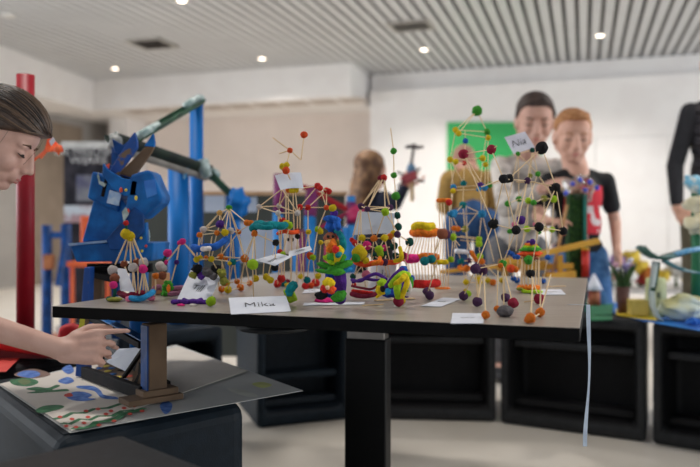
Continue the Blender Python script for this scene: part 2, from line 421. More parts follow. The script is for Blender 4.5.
# ================================================================= BENCHES
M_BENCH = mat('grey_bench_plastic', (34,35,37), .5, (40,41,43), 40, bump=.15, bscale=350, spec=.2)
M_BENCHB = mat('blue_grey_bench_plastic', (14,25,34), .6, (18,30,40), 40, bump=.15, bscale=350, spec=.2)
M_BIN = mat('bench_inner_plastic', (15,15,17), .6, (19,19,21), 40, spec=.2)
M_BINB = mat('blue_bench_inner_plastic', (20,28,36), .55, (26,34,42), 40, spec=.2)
def bench(a, b, depth, label, m=M_BENCH, mi=M_BIN, h=BZ-.003, ledge=.72):
    a = V((a[0],a[1],0)); b = V((b[0],b[1],0)); x = (b-a).normalized(); y = V((-x.y, x.x, 0)); W = (b-a).length
    w = lambda q: a+x*q[0]+y*q[1]+V((0,0,q[2]))
    t = thing('bench_block', label, 'bench', a+x*W/2+y*depth/2, 'grey plastic bench blocks')
    bm = newbm(); f = .035; r = .035
    o = [(0,0,.0), (W,0,0), (W,0,h), (0,0,h)]; i0 = [(f,0,.055), (W-f,0,.055), (W-f,0,h-.045), (f,0,h-.045)]
    i1 = [(f+.015,.15,.07), (W-f-.015,.15,.07), (W-f-.015,.15,h-.055), (f+.015,.15,h-.055)]
    Bk = [(.03,depth,0), (W-.03,depth,0), (W-.03,depth,h), (.03,depth,h)]
    vo = [bm.verts.new(w(q)) for q in o]; vi = [bm.verts.new(w(q)) for q in i0]; vd = [bm.verts.new(w(q)) for q in i1]; vb = [bm.verts.new(w(q)) for q in Bk]
    for k in range(4):
        j = (k+1) % 4
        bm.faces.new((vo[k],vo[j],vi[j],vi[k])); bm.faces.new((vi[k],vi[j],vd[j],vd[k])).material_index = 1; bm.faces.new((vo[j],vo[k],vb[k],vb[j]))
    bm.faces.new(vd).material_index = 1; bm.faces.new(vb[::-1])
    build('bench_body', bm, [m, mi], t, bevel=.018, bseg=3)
    bm = newbm(); box(bm, w((W/2,.085,h*ledge)), (W-2*f-.01,.09,.028), Matrix((x,y,V((0,0,1)))).transposed()); build('shelf_ledge', bm, m, t, bevel=.008)
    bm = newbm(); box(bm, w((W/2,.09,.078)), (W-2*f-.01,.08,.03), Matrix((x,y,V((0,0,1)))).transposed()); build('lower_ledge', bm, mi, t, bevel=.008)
    return t
bench((.03,2.89),(.563,2.845),.45,'dark grey plastic bench block in the middle, right of the table column')
bench((.572,2.83),(1.03,2.575),.3,'dark grey plastic bench block behind the hanging pale ribbon')
bench((1.045,2.565),(1.52,2.22),.32,'dark grey plastic bench block cut off by the right edge of the photo')
bench((-.345,2.75),(.005,2.895),.45,'blue-grey plastic bench block left of the table column', M_BENCHB, M_BINB, ledge=.42)
bench((-.70,2.23),(-.415,2.44),.42,'blue-grey plastic bench block behind the poster, with an open shelf', M_BENCHB, M_BINB, ledge=.62)

def block(name, pts, z, label, m, r=.03):
    c = sum((V((p[0],p[1],0)) for p in pts), V())/len(pts)
    t = thing(name, label, 'bench', c, 'grey plastic bench blocks')
    bm = newbm(); prism(bm, [V((p[0],p[1],.0)) for p in pts], (0,0,z)); build('bench_body', bm, m, t, bevel=r, bseg=4)
    bm = newbm()
    n = len(pts); q = [c+(V((p[0],p[1],0))-c)*.9 for p in pts]
    prism(bm, [V((p.x,p.y,z-.0005)) for p in q], (0,0,.0012)); build('top_pad', bm, m, t)
    return t
block('bench_block', [(-.455,1.15),(-.195,1.405),(-.52,1.89),(-.80,1.60)], BZ-.006, 'dark blue-grey bench block under the painted poster', M_BENCHB)
block('bench_block', [(-.32,1.045),(-.66,.70),(-.30,.36),(.035,.70)], .466, 'dark grey bench block corner at the bottom left of the photo', M_BENCH, .012)
block('bench_block', [(-.66,1.92),(-.90,1.64),(-1.5,2.0),(-1.2,2.30)], BZ-.003, 'dark grey bench block under the red tube, behind the girl', M_BENCH)

# ================================================================= PAPER SHEET AND POSTER
Z0, Z1 = BZ-.004, BZ-.001
t = None
bm = newbm(); prism(bm, [on(70,433,Z0), on(303,391,Z0), on(176,345,Z0), on(-2,384.5,Z0)], (0,0,.001))
gs = build('backing_sheet', bm, mat('grey_board', (188,188,186), .6, (196,196,192), 8)); tag(gs, 'thin grey backing sheet under the painted poster, its tip jutting over the bench', 'sheet')
def blob(pts, z, mi, th=.0006):
    """organic outline on the sheet from a few pixel points"""
    W = [on(x, y, z) for x, y in pts]; n = len(W); out = []
    for i in range(n):
        p0, p1, p2, p3 = W[i-1], W[i], W[(i+1) % n], W[(i+2) % n]
        for k in range(5):
            s = k/5; out.append(.5*((2*p1)+(p2-p0)*s+(2*p0-5*p1+4*p2-p3)*s*s+(3*p1-p0-3*p2+p3)*s**3))
    return out
bm = newbm(); PZ = Z1
prism(bm, [on(72,431,PZ), on(247,371,PZ), on(178,347,PZ), on(0,384,PZ)], (0,0,.0008))
Zt = PZ+.0009
MK = [0]
def mark(pts, mi): MK[0] += 1; prism(bm, blob(pts, Zt+MK[0]*.00003, mi), (0,0,.0003), mi)
mark([(14,375),(22,371),(34,369),(47,372),(50,375),(38,378),(26,378)], 4)          # brown-blue fish
mark([(17,375),(24,371),(36,371),(40,375),(30,378)], 1)
mark([(10,380),(18,379),(26,378),(36,380),(38,383),(30,386),(20,386),(12,384)], 2); mark([(18,381),(25,379),(31,382),(24,385)], 5)
mark([(26,389),(36,387),(48,388),(56,385),(60,386),(52,390),(66,389),(68,391),(50,392),(38,393),(27,393),(36,391)], 2)
mark([(62,369),(70,365),(74,371),(68,374)], 1); mark([(58,381),(68,377),(74,381),(66,384)], 1)
mark([(66,396),(74,392),(84,392),(92,395),(88,398),(96,399),(84,401),(72,400)], 1); mark([(64,395),(70,393),(73,396),(67,397)], 3)
mark([(78,386),(92,386),(100,390),(104,395),(116,397),(117,399),(102,398),(94,391),(78,388)], 1)
mark([(36,410),(44,406),(58,405),(64,407),(52,411),(40,413)], 2)
def vine(pts, w, mi):
    W = [on(x, y, Zt) for x, y in pts]; up = []; dn = []
    for i, p in enumerate(W):
        d = (W[min(i+1, len(W)-1)]-W[max(i-1, 0)]).normalized(); s = V((-d.y, d.x, 0)); up.append(p+s*w); dn.append(p-s*w)
    for i in range(len(W)-1): prism(bm, [up[i], up[i+1], dn[i+1], dn[i]], (0,0,.0003), mi)
vine([(54,419),(64,417),(72,413),(84,413),(94,409),(108,408),(120,404),(132,403)], .006, 2)
vine([(62,423),(70,424),(80,419),(90,420),(98,416),(112,416),(122,411),(134,410)], .0055, 2)
vine([(72,428),(84,428),(92,426),(96,422),(108,421),(118,418),(124,413),(136,411),(144,408)], .007, 2)
for x, y in ((60,417),(72,419),(86,411),(98,409),(88,417),(106,414),(76,427),(99,425),(114,421),(124,408),(130,414),(134,406),(111,411),(84,423),(142,411),(66,426)):
    mark([(x-2.6,y),(x,y-1.3),(x+2.6,y),(x,y+1.3)], 3)
po = build('painted_poster', bm, [mat('poster_paper', (214,206,196), .8, (222,214,204), 9), mat('poster_blue', (54,98,178), .7, (96,136,204), 60), mat('poster_green', (34,98,60), .7, (62,124,82), 60), mat('poster_red', (190,62,48), .7), mat('poster_brown', (122,96,84), .7), mat('poster_olive', (96,112,70), .7)])
tag(po, 'white paper poster painted with blue, green and red shapes under the cardboard robot', 'poster')
bm = newbm(); Zs = Z0+.0012
def smear(pts, mi): prism(bm, blob(pts, Zs, mi), (0,0,.0003), mi)
smear([(160,405),(166,401),(172,404),(171,410),(166,414),(162,411)], 0)
build('paint_smear', bm, [mat('poster_blue', (0,0,0))], gs)
bm = newbm(); smear([(252,384),(262,382),(272,385),(262,388)], 1); build('paint_smear', bm, [mat('poster_blue', (0,0,0)), mat('smear_yellow', (186,190,120), .7)], gs)
bm = newbm(); smear([(228,388),(244,390),(258,396),(250,397),(232,392)], 2)
build('paint_smear', bm, [mat('poster_blue', (0,0,0)), mat('smear_yellow', (186,190,120), .7), mat('smear_white', (192,192,184), .7)], gs)
# ================================================================= TOOTHPICK MODELS ON THE TABLE
GT = 'toothpick and dough models on the table'
# --- pyramid with the bead-topped apex, far left
c = Craft('toothpick_pyramid', 'leftmost toothpick pyramid with yellow apex, white and pink balls and blue clay base', 'toothpick model', 1.46, (132,301))
c.balls(('a',126,234,5,'Y'),('a2',130.5,236.5,4.5,'Y'),('top',126,223,2.6,'R'),('w1',112.5,270,4.6,'W',3),('b1',114.5,278,4.6,'BR',2),('b2',124,264,3.4,'BR',5),
  ('w2',133,267.5,4.6,'W',-2),('b3',136.6,261.5,3.2,'BR',5),('w3',143.5,262.5,4.6,'W',2),('p1',143.3,269,4.3,'M',-3),('p2',113.5,285,3.7,'M',-3))
c.snake('clay_stem',[(126,233),(126.5,229),(126,224)],1.3,'DG'); c.snake('clay_stem',[(114,285),(115,291),(114,297)],1.6,'DG')
c.sticks(((127,238),(115,265,3)),((129,238),(124,263,5)),((130,238),(131,264)),((131,238),(136,260,3)),((132,238),(143,260,2)),((133,237),(144,264,-2)), r=.0017)
c.sticks(('w2',(136,293,-2)),('w2',(133,294)),('w3',(146,293,1)),('p1',(149,294,-1)),('p1',(139,294,-2)),((138,266,2),(138,294,2)),('b2',(134,294,2)),('w1',(116,295,2)),((144,272,1),(143,294,1)), r=.0016)
c.snake('clay_ring',[(120,293,2),(127,296,0),(134,294,0),(142,293,0)],3.2,'MR'); c.snake('clay_ring',[(131,298,-2),(137,299,-3),(143,298,-3),(150,294,-2),(153,292,0)],3.0,'LB')
c.lump('clay_foot',129,299,4,3.2,'PK','t'); c.lump('clay_foot',151,298,4,3.2,'PK','t'); c.lump('clay_lawn',115,299.5,7,2.5,'OL','t',rd=7); c.lump('clay_lawn',110,299,4,2.5,'DG','t')
r_ = card('name_card','white card leaning inside the leftmost toothpick pyramid',[P(121,291,1.47),P(135,292,1.44),P(126,269,1.49),P(117,268,1.52)])
# --- little box with clay flowers beside it
c = Craft('paper_cup_model', 'small brown paper box with an orange flower and white clay lumps', 'craft model', 1.52, (158,292))
bm = newbm(); p0 = on(151.5,294.5,TZ+.0008); k = p0.y/F
box(bm, p0+V((7*k, .02, 10.5*k)), (13.5*k, .03, 20.5*k), rotz(-.2)); build('paper_box', bm, mat('kraft_paper', (186,136,96), .7, (200,150,108), 20), c.root, bevel=.001)
c.balls(('w',160.5,266,4.5,'W',-1),('w2',163.5,268,3.2,'W',-1),('b',162.5,275.5,4,'BR',-2),('o',155.8,276,3,'O',-4),('pk',165.5,263,2,'M'),('pm',167.7,253,4,'M'))
c.snake('clay_stem',[(161.5,264),(164,259),(166.5,255)],1.3,'DG'); c.sticks(((155.5,279,-4),(155.5,291,-4)), r=.0014)
# --- pink ridge with the mauve clay roll and green clump
c = Craft('toothpick_model', 'open toothpick frame with a magenta peak ball, between green clay clump and Till card', 'toothpick model', 1.55, (176,292))
c.balls(('m',182.6,241.5,3.2,'M'),('m2',179.6,243,2.4,'M',1),('v',176.5,262.4,2.4,'VI',0),('s',166.5,261.5,1.6,'M'))
c.sticks(('m',(166.8,262)),('m2','v'),('v',(171,283)),('m',(195,255,2)),((184,243),(197,259,2)), r=.0014)
c.snake('clay_roll',[(152,292,2),(158,287,3),(166,290,3),(180,288,4),(196,289,4)],2.8,'MV'); c.snake('clay_roll',[(170,295,0),(184,292,2),(200,290,3)],2.5,'MV')
c.lump('clay_clump',167.5,286,5.5,5,'G',-3,wob=.7); c.lump('clay_clump',171,291,4,4,'G','t',wob=.6); c.lump('clay_clump',165,293.5,4,3.2,'G','t',wob=.6); c.lump('clay_spot',168.5,288.5,1.8,4,'O',-7)
# --- Till's house
c = Craft('toothpick_house', 'toothpick house with green tip, blue clay roll and purple ball behind the Till card', 'toothpick model', 1.50, (215,292))
c.balls(('g',229.2,208,3.2,'G',2),('tn',219.5,213,2.8,'TN'),('v',220,224.3,4,'VI',-2),('w1',203.5,229.5,3.3,'W',-2),('o1',199.5,235,2.8,'O',-3),('o2',217,233,2.7,'O',-3),('y1',225,232.5,3.6,'Y',-3),
  ('w2',230.8,231,3.3,'W',-1),('o3',238.3,232,2.9,'O',2),('o4',220.5,256.5,3,'O',0),('y2',211.3,259,3,'Y',-4),('y3',196.5,259.5,3,'Y',-4),('y3b',200,258,2.8,'Y',-2),('o5',244.7,258.5,3.9,'O',-2),('ty',233,262,3.2,'T',-2),('yy',229.5,263.5,2,'Y',-3),
  ('b1',228,290.6,3.6,'Y','t'),('o6',237,281.6,2.7,'O',6),('y4',227.5,283,2.6,'Y',5),('o7',240.5,288,3.6,'O','t'),('o8',249.6,283.8,2.8,'O','t'),('o9',221.5,290,3.2,'O','t'),('o10',224.5,283,3.2,'O',2),('o11',206,258,2.2,'O',5),('o12',226,258.5,2.3,'O',5))
c.chain('g-tn g-v g-w2 tn-w1 tn-v w1-o1 w1-y1 o1-o2 o2-w2 w2-o3 o1-y3 o3-o4 g-o5 o2-y2 y1-o4 y3-y2-o4-o5 o5-ty y2-ty w1-y3b w2-ty o4-y4 ty-o6 o5-o8 o5-o7 ty-b1 y2-o10 o3-o5 b1-o7 o6-o8 y4-o6 g-y1 o3-g')
c.sticks(((233,240),(236,281,5)),((222,258),(222,289)),((203,232),(196,257,2)),((199,262,0),(193,290,4)),((212,236),(209,257)),((231,235),(229,283,3)),('v','o2'),('v','w1'),('tn',(207,228,4)),('tn',(226,230,4)))
c.snake('clay_roll',[(194,247,-4),(199,249,-5),(206,247,-5),(214,247,-5),(221,243,-4),(225,240,-3)],3.6,'B'); c.snake('clay_roll',[(203,249,-7),(209,248.5,-8)],2.8,'W')
for i,(x,y,r,k) in enumerate(((197,269,5,'K'),(207,272,5,'GY'),(216,269.5,5,'K'),(222,273,4.6,'OL'),(193,275,4,'OL'),(224,281,4.4,'OL'),(201,276,4,'VI'),(213,276,4,'GY'))):
    c.lump('clay_lump',x,y,r,r*.9,k,(-1,-3)[i % 2],wob=.5)
c.sticks(((197,272,0),(197,290,'t')),((207,275,-1),(208,292,'t')),((218,273,0),(219,291,'t')))
tl = on(177,300,TZ+.001); tr_ = on(209,303,TZ+.001)
card('name_card','white card with Till in pencil, leaning on a toothpick house',[tl,tr_,P(221,276,1.50),P(191,270,1.53)],'Till',.026,(.48,.42),shear=.1)
c = Craft('clay_snake_model','purple clay coil with white bits and a green ball below the Till card','clay model',1.40,(193,305))
c.snake('clay_coil',[(173,304,0),(180,302,1),(186,304,0),(193,301,1),(200,304,0),(208,304,0)],2.3,'VI'); c.snake('clay_coil',[(184,300,2),(192,303,0),(201,300,2)],2.3,'VI')
c.lump('clay_bit',181,305,4,1.4,'M','t'); c.lump('clay_bit',193,305,4,1.4,'W','t'); c.balls(('g',211,302.5,4.8,'YG','t'))
# --- Mika's model
c = Craft('toothpick_tower', 'loose toothpick frame with teal clay bar, a lime ball on a stick and black balls', 'toothpick model', 1.44, (258,292))
c.balls(('g',252.6,264.6,5.2,'YG',-8),('o1',247,222.8,3.1,'O'),('o1b',251,223.5,3.1,'O',1),('o2',254.5,233.5,3.2,'O',-2),('k1',275.8,242.6,3.3,'K',0),('k2',274.8,267.6,3.5,'K',-1),('y1',255.5,278.5,3.4,'Y',6),('y2',266.5,277,3.4,'Y',5),('y3',270.5,280,3.4,'Y',3))
c.sticks(('g',(253.5,297,'t')),('o1',(230,209,4)),('o1b',(238,232,6)),('o2','k1'),('o2',(240,280,8)),('k1','k2'),((266,232),(263,276,5)),('o2',(252,262,-6)),('o2',(244,258,0)),('k1',(268,276,4)),('o2',(256,276,5)))
c.snake('clay_bar',[(253,228,-1),(259,224,-2),(266,226,-3),(274,225,-2),(281,226,-1),(285,225,0)],3.9,'T'); c.snake('clay_bar',[(257,226,-4),(264,227.5,-5),(271,227,-5)],2.6,'T')
mk = [on(231,314.5,TZ+.001),on(291,311.5,TZ+.001),P(286,296,1.33),P(228.5,298,1.31)]
card('name_card','large white tilted card reading Mika at the front edge of the table',mk,'Mika',.03,(.5,.48))
# --- white/red prism tower with the tall peak
c = Craft('toothpick_tower', 'tall toothpick tower with white and red corner balls and an orange ball at its tip', 'toothpick model', 1.52, (300,288))
c.balls(('f',304,134.7,3.4,'OR'),('o1',290,150.3,2.7,'OR'),('y1',282.5,166.5,3.2,'Y',1),('y2',286.5,165,3,'Y',-1),('o2',286,170.5,3.6,'OR',-2),('yo',288.5,190,2.8,'O'),('y3',295,189,4,'Y',-1),('yo2',291.5,190.5,2.6,'Y',-2),
  ('w1',259,206.8,2.7,'W'),('w2',279,206,2.5,'W',4),('w3',278,213,2.8,'W',-5),('w4',297.5,213,2.8,'W',-4),('r1',300,207,2.8,'R',0),('r2',308,207.5,2.8,'R',1),('r3',317.5,186,3.2,'R',2),('r3b',320,188,2.8,'R',0),('r4',326.5,190.5,3,'R',3),('r4b',329,191.5,2.8,'R',2),('o3',326.5,207.5,2.6,'OR',0),
  ('r5',297,230.6,2.3,'R',0),('k1',297.5,236.5,2.6,'K',-2),('r6',282.6,221,3.3,'R',-3),('y4',286,223.6,3.6,'Y',-4),('g4',289.5,225.4,3.4,'YG',-5),('ry',280,252.5,3,'R',-4),('yr',283,254,2.5,'YG',-5),('yr2',280.5,257,2.6,'Y',-5),
  ('or5',310,255.5,3.6,'OR',-2),('yg5',313,257.4,3,'YG',-4),('y6',308.5,232,2.8,'Y',2),('y7',318,229.5,3.2,'YG',1),('y7b',320.5,231.5,2.8,'Y',0),('y8',321,242.5,2.3,'Y',3),
  ('rb1',281.5,278.6,3.8,'R',-1),('rb2',277.5,284.6,3.8,'R','t'),('bb',283,284,3.4,'T','t'),('rb3',287.5,283,3.2,'MR','t'),('y9',300.5,276.5,2.6,'Y',9),('t1',307,280,3.5,'T',1),('rb4',305.5,286.5,3.6,'R','t'),('rb5',315.5,283.6,4,'R','t'),('rb6',311,286,3.2,'OR','t'),('y10',318,276,3,'Y',7),('yy',287,286,2.4,'Y','t'))
c.chain('w1-w2 w1-w3 w2-w4 w3-w4 r1-r2 r2-o3 r1-r3 r2-r4 r4-o3 y3-r3 r3-r4b r3b-o3 w4-r1 w4-y3 yo-w2 w4-r5 o1-y2 r6-ry g4-yr r5-k1 o3-y7 y6-or5 y7-yg5 or5-t1 yg5-rb5 ry-rb1 yr2-rb2')
c.sticks(('w1',(282,189)),((282,189),(279,206,4)),((282,189),(297,212,-4)),(('o1'),(272.5,137.5)),('o1',(279,153.5)),('o1',(301,160)),((301,160),'f'),('y2','yo'),('w1',(257,222)),('w3',(280,251,-3)),('w4',(297,285,'t')),('w2',(283,285,'t')),((286,190),(286,222,-2)),('o2','y3'),
  ('r1',(300,229)),('r2',(308,230)),('o3',(318,229)),('r5',(303,284,'t')),('w3','r6'),('r6',(278,281)),('g4',(291,285,'t')),('k1',(296,275)),('y6',(300,275,6)),('y8',(318,275,7)),((292,232),(291,281)),((285,230),(284,280)),((302,232),(304,279)),((288,193),(289,228)),((293,192),(294,231)), r=.0012)
c.snake('clay_band',[(278,233.5,-1),(284,231.5,-3),(291,232.5,-3),(298,232,-1)],2.0,'OR')
# white cup with drawn eyes
bm = newbm(); pc = P(291.5,243,1.55); k = 1.55/F
loft(bm, [pc-V((0,0,11*k)), pc-V((0,0,6*k)), pc+V((0,0,9*k)), pc+V((0,0,9.5*k))], [5.5*k,6.8*k,8*k,7.4*k], 24); build('paper_cup', bm, mat('white_cup', (214,208,210), .6), c.root, True)
for dx in (-2.6, 1.8):
    bm = newbm(); ell(bm, pc+V((dx*k,-7.2*k,3.6*k)), (1.2*k,.7*k,1.9*k)); build('drawn_eye', bm, INK, c.root, True)
card('paper_flag','blank white paper flag pinned near the top of the tall orange-tipped tower',[P(280.5,189.5,1.49),P(303.5,188,1.50),P(301,172,1.52),P(275,175,1.51)],curl=.004)
card('name_card','white paper strip slanting between two toothpick towers, left half',[P(275,266,1.40),P(291.5,257,1.42),P(278.5,253.5,1.46),P(255,260,1.45)],'~',.012,(.35,.45))
card('name_card','white paper strip slanting between two toothpick towers, right half',[P(288.5,257.5,1.44),P(312,250,1.44),P(310,246,1.48),P(289,251.5,1.47)],'~',.012,(.5,.5))
card('name_card','small white paper slip lying in front of the red and teal dough balls',[on(302,293.5,TZ+.001),on(320,292,TZ+.001),on(321.5,289,TZ+.001),on(305,289.5,TZ+.001)],'~',.014,(.5,.5))
c = Craft('clay_figure','teal clay ball standing on a bright lime block, right of the Mika card','clay model',1.33,(294,306))
bm = newbm(); a_ = on(292.5,304,TZ+.0012); b_ = P(288,291,1.34); bar(bm, a_+V((0,.004,.008)), b_+V((0,.004,0)), .018, .012, up=V((0,-1,.2)))
zmin = min(v.co.z for v in bm.verts)
for v in bm.verts: v.co.z += TZ+.0008-zmin
build('clay_block', bm, cm('YG'), c.root, bevel=.003)
c.lump('clay_head',290.5,288.5,5,6,'T',0,rot=.5); c.lump('clay_head',294,285.5,4,4.6,'T',1); c.lump('clay_neck',289.5,293,4,3.4,'T',0)
# --- totem figure
c = Craft('clay_totem','colourful clay totem figure with blue hat, green leaf collar and magenta foot','clay figure',1.33,(332,303))
L = c.lump
L('clay_foot',325,300.3,10.5,2.6,'M','t',rd=10,wob=.2); L('clay_foot',321,295.5,6,4,'K',0); L('clay_foot',326,293,6,4,'K',1)
L('clay_leaf',339,296.5,8,5,'G',-1,rd=4,rot=-.5); L('clay_leaf',335,300.5,5,2.6,'G','t')
c.snake('clay_leg',[(340,298,0),(340.5,288,0),(340,276,0),(339,266,0)],6.2,'VI'); c.snake('clay_leg',[(330,292,1),(331,280,1),(331,268,1)],6,'DB')
L('clay_belly',328.5,283,6,5.5,'Y',-4); L('clay_belly',325,288.5,4.5,4.5,'R',-4); L('clay_belly',331,289.5,4.5,4.5,'OR',-4); L('clay_spot',327.5,287.5,2.2,2.2,'CR',-7)
for (x,y,rx,ry,k,ro) in ((326,266,9,3.2,'G',.3),(343,265,10,3.4,'G',-.3),(335,271,9,4.5,'G',0),(329,260,7,3,'YG',.7),(341,259,6,3,'G',-.7),(347,270,6,2.2,'LB',-.3),(322,271,6,2.2,'G',.2)):
    L('clay_leaf',x,y,rx,ry,k,random.uniform(-3,0),rd=3.5,rot=ro)
L('clay_body',334.5,252,9,13,'OL',0,rd=8,wob=.3); L('clay_body',331,246,5,7,'O',-3,rot=.3); L('clay_body',338,254,4.5,8,'Y',-4,rot=.4); L('clay_body',331.5,257,5,3.4,'G',-4); L('clay_body',335.5,249.5,3.4,4,'R',-5)
c.snake('clay_arm',[(337,231,-1),(341,236,-2),(343,243,-3),(342,250,-3),(338,255,-5)],3.3,'T')
L('clay_face',330.5,238.5,6.2,6.2,'BR',-1); L('clay_face',329,243,5,3.5,'TN',-3); L('clay_eye',328,236.5,1.5,1.5,'K',-5); L('clay_eye',333,236.5,1.5,1.5,'K',-5)
L('clay_hat',332.5,225.5,6.8,7.5,'B',0,rd=6.5,wob=.3); L('clay_hat',332,219,8.6,3.6,'B',-1,rd=7,rot=.15); L('clay_hat',337,224,3.4,7,'B',-3,rot=-.2); L('clay_tip',334,213,3.8,3.4,'VI',0)
c.balls(('y',332.8,208,3.6,'Y',-1))
c.sticks(((332,221),(333,209)), r=.0012)
card('paper_strip','long thin white paper strip lying at the foot of the clay totem',[on(303,305.6,TZ+.001),on(364,304.4,TZ+.001),on(365,302,TZ+.001),on(304,303,TZ+.001)], cat='paper strip')
put_stick(thing('loose_toothpick','single loose toothpick lying in front of the clay dragon','toothpick',on(372,305,TZ)), on(362,305.5,TZ+.0016), on(384,304.2,TZ+.0016), .0013)
# --- pyramid topped wall with the paper sheet
c = Craft('toothpick_tower','wide toothpick wall with red-tipped pyramid on top and orange and yellow clay bands','toothpick model',1.53,(376,287))
c.balls(('a',384,177.5,3,'R',-1),('a2',380.5,178,3,'MR',1),('a3',383,180.5,2.6,'MR',0),('p1',361,206.3,3.3,'P',1),('p2',367.4,209,2.8,'P',-4),('p3',390,207.4,3.3,'P',3),('y',385.2,212,3.8,'YG',-4),
 ('y1',362,238,3.5,'Y',-2),('o1',374,238.5,3.4,'O',-2),('y2',384.5,238,3.6,'Y',-2),('o2',390,236.5,3,'O',0),('y3',393.5,233.5,3.2,'Y',1),('p4',397.3,234.5,3.3,'P',-1),('d1',398.2,227,3.6,'DG',2),('d2',409.6,242,4,'DG',2),('m1',367,245.3,4.2,'M',2),
 ('y4',359.5,253,7.4,'Y',-4),('g4',356,258,4.5,'G',-5),('p5',379,249.5,4,'YG',-3),('p5b',380.5,254,3.4,'YG',-3),('m2',384.5,248,3,'M',3),('d3',394,246,3.8,'DG',3),('d4',374,256,3.6,'DG',3),('d5',386,255,3.6,'DG',3),('d6',396,256,3.5,'DG',3),('r7',355,243,3,'R',2),('r8',352,240,2.4,'R',3),
 ('y5',366,261,3.6,'Y',-4),('p6',384.7,262.3,3.6,'P',-3),('p7',403,255.5,3.6,'MR',-2),('b1',411.5,278.5,3.2,'B',5),('gl',353,276.5,2.8,'DG',0),('m4',366.5,275,4.4,'PK',2),('m3',354,285,2.4,'R',-2))
c.chain('a-p1 a-p2 a2-p1 a-y a-p3 a3-p3 p1-p3 p2-y p2-p3 p1-p2 y-p3 y1-o1-y2-o2-y3 y1-y4 o1-p5 y2-p5 o2-d3 m1-y4 m1-p5 p5-m2 m2-d3 d4-p6 d5-p6 d6-p7 d2-p7 p4-d2 y3-p4 r7-y4 r7-m1')
c.sticks(('p1',(361,236)),('p2',(373,237)),('y',(376,237)),('y',(398,233)),('p1',(352,240,3)),('p3',(394,232,2)),(('a2'),'p2'),((358,262),(352,285,'t')),((377,262),(376,288,'t')),((400,260),(397,288,'t')),('y4',(366,288,'t')),('d4',(372,260)),('y5',(354,276)),('p6',(388,286,'t')),('p7',(411,278,5)),('d2',(404,288,'t')),('d5',(392,287,'t')),('p1',(356,261)),('o1',(371,262)),('y2',(390,262)),('y3',(396,262)))
c.snake('clay_band',[(353,260,-1),(358,263,-3),(366,264.5,-4),(374,263,-4),(381,262,-4)],2.7,'OR'); c.snake('clay_band',[(381,263,-3),(388,262.5,-3),(396,262,-2),(403,258,0)],2.6,'OR'); c.snake('clay_band',[(373,264,-5),(379,261,-5),(380,258,-4)],2.1,'O')
c.snake('clay_band',[(395,261,-3),(401,259,-4),(401,252,-4),(400,248,-3)],2.2,'Y')
card('paper_sheet_card','large blank pale paper sheet hung under the red-tipped toothpick pyramid',[P(352.5,235,1.57),P(394,233,1.57),P(394.5,213,1.58),P(358,211.5,1.58)], m=mat('blue_white_paper', (196,206,222), .8, (204,213,228), 20))
card('name_card','white card with a pencilled name behind the purple clay strands',[on(367,292,TZ+.001),on(392,288,TZ+.001),P(397,264,1.68),P(371,265,1.66)],'Len',.03,(.62,.62))
c = Craft('clay_strands','purple and dark red clay strands laid in loops, left of the clay dragon','clay model',1.45,(366,297))
c.snake('clay_strand',[(352,280,3),(360,281,0),(369,276,-1),(377,274,-1),(386,279,-3)],1.7,'VI'); c.snake('clay_strand',[(353,282,2),(364,279,1),(374,280,0),(384,280,-2)],1.5,'VI')
c.snake('clay_strand',[(352,286,2),(362,288,0),(372,289,-1),(381,283,0)],1.3,'MR'); c.snake('clay_strand',[(352,294,1),(360,296,0),(368,296,-1),(376,294,0)],2.5,'MR'); c.snake('clay_strand',[(353,291,3),(361,292,2),(372,293,2)],2.0,'R')
c.sticks(((353,281,3),(354,295,'t')),((377,275,-1),(376,295,'t')))
# --- dragon
c = Craft('clay_dragon','clay dragon in purple, lime and yellow strips on a wooden craft stick','clay figure',1.40,(396,299))
bm = newbm(); pa = on(375,300.5,TZ+.002); pb = on(414,298.2,TZ+.002); bar(bm, pa, pb, .011, .0026); build('craft_stick', bm, WOOD, c.root, bevel=.001)
L = c.lump
L('clay_body',395,288,10,9.5,'VI',1,rd=7); L('clay_body',405,287,5.5,9,'DB',2); L('clay_body',389,293,7,4.5,'DB',0); L('clay_body',404,296,5,3.4,'VI','t')
c.snake('clay_strip',[(386,287,-3),(392,279,-4),(398,273,-4),(402,270,-3)],2.6,'VI'); c.snake('clay_strip',[(391,285,-5),(397,278,-6),(403,274,-5),(408,275,-4)],3.2,'YG')
c.snake('clay_strip',[(396,284,-7),(402,279,-8),(405,276,-7),(407,283,-7),(404,291,-7),(402,296,-6)],2.7,'Y'); c.snake('clay_strip',[(399,298,-5),(397,291,-7),(398,285,-7)],3.5,'YG'); c.snake('clay_strip',[(408,281,-3),(410,288,-3),(407,294,-3)],2.2,'W')
c.snake('clay_strip',[(411,279,-1),(411,286,-2),(408,291,-3)],2.2,'G')
L('clay_head',382,285,5,5.5,'YG',-1,wob=.6); L('clay_head',379,290,3.5,4.2,'Y',-2); L('clay_head',383,289,3,3.2,'K',-3); L('clay_spot',388,291.5,3.2,3.4,'LB',-5); L('clay_tip',403.5,269,4,3.2,'B',-2)
c.snake('clay_tail',[(377,297,0),(381,294,-1),(384,293,-1)],1.5,'Y')
c = Craft('dough_bead','dark red dough ball with a yellow side, alone in front of the clay dragon','dough ball',1.4,(399,306))
c.balls(('r',398.2,302.6,5,'DR','t'),('y',402,301.6,3.6,'Y','t'))
# --- bead string
c = Craft('bead_stick','tall thin stick threaded with green dough beads rising beside the pyramid','toothpick model',1.60,(398,286))
c.balls(('g1',393.6,151,3,'G'),('g2',393.9,175.3,3,'G'),('g3',395.8,196,4,'G'),('d1',397,215.5,3.4,'DG'),('d2',398.5,226,3,'DG'))
c.sticks(((390.5,128),'g1'),('g1','g2'),('g2','g3'),('g3','d1'),('d1','d2'),('d2',(400,250)),((400,250),(402,283,'t')), r=.0011)
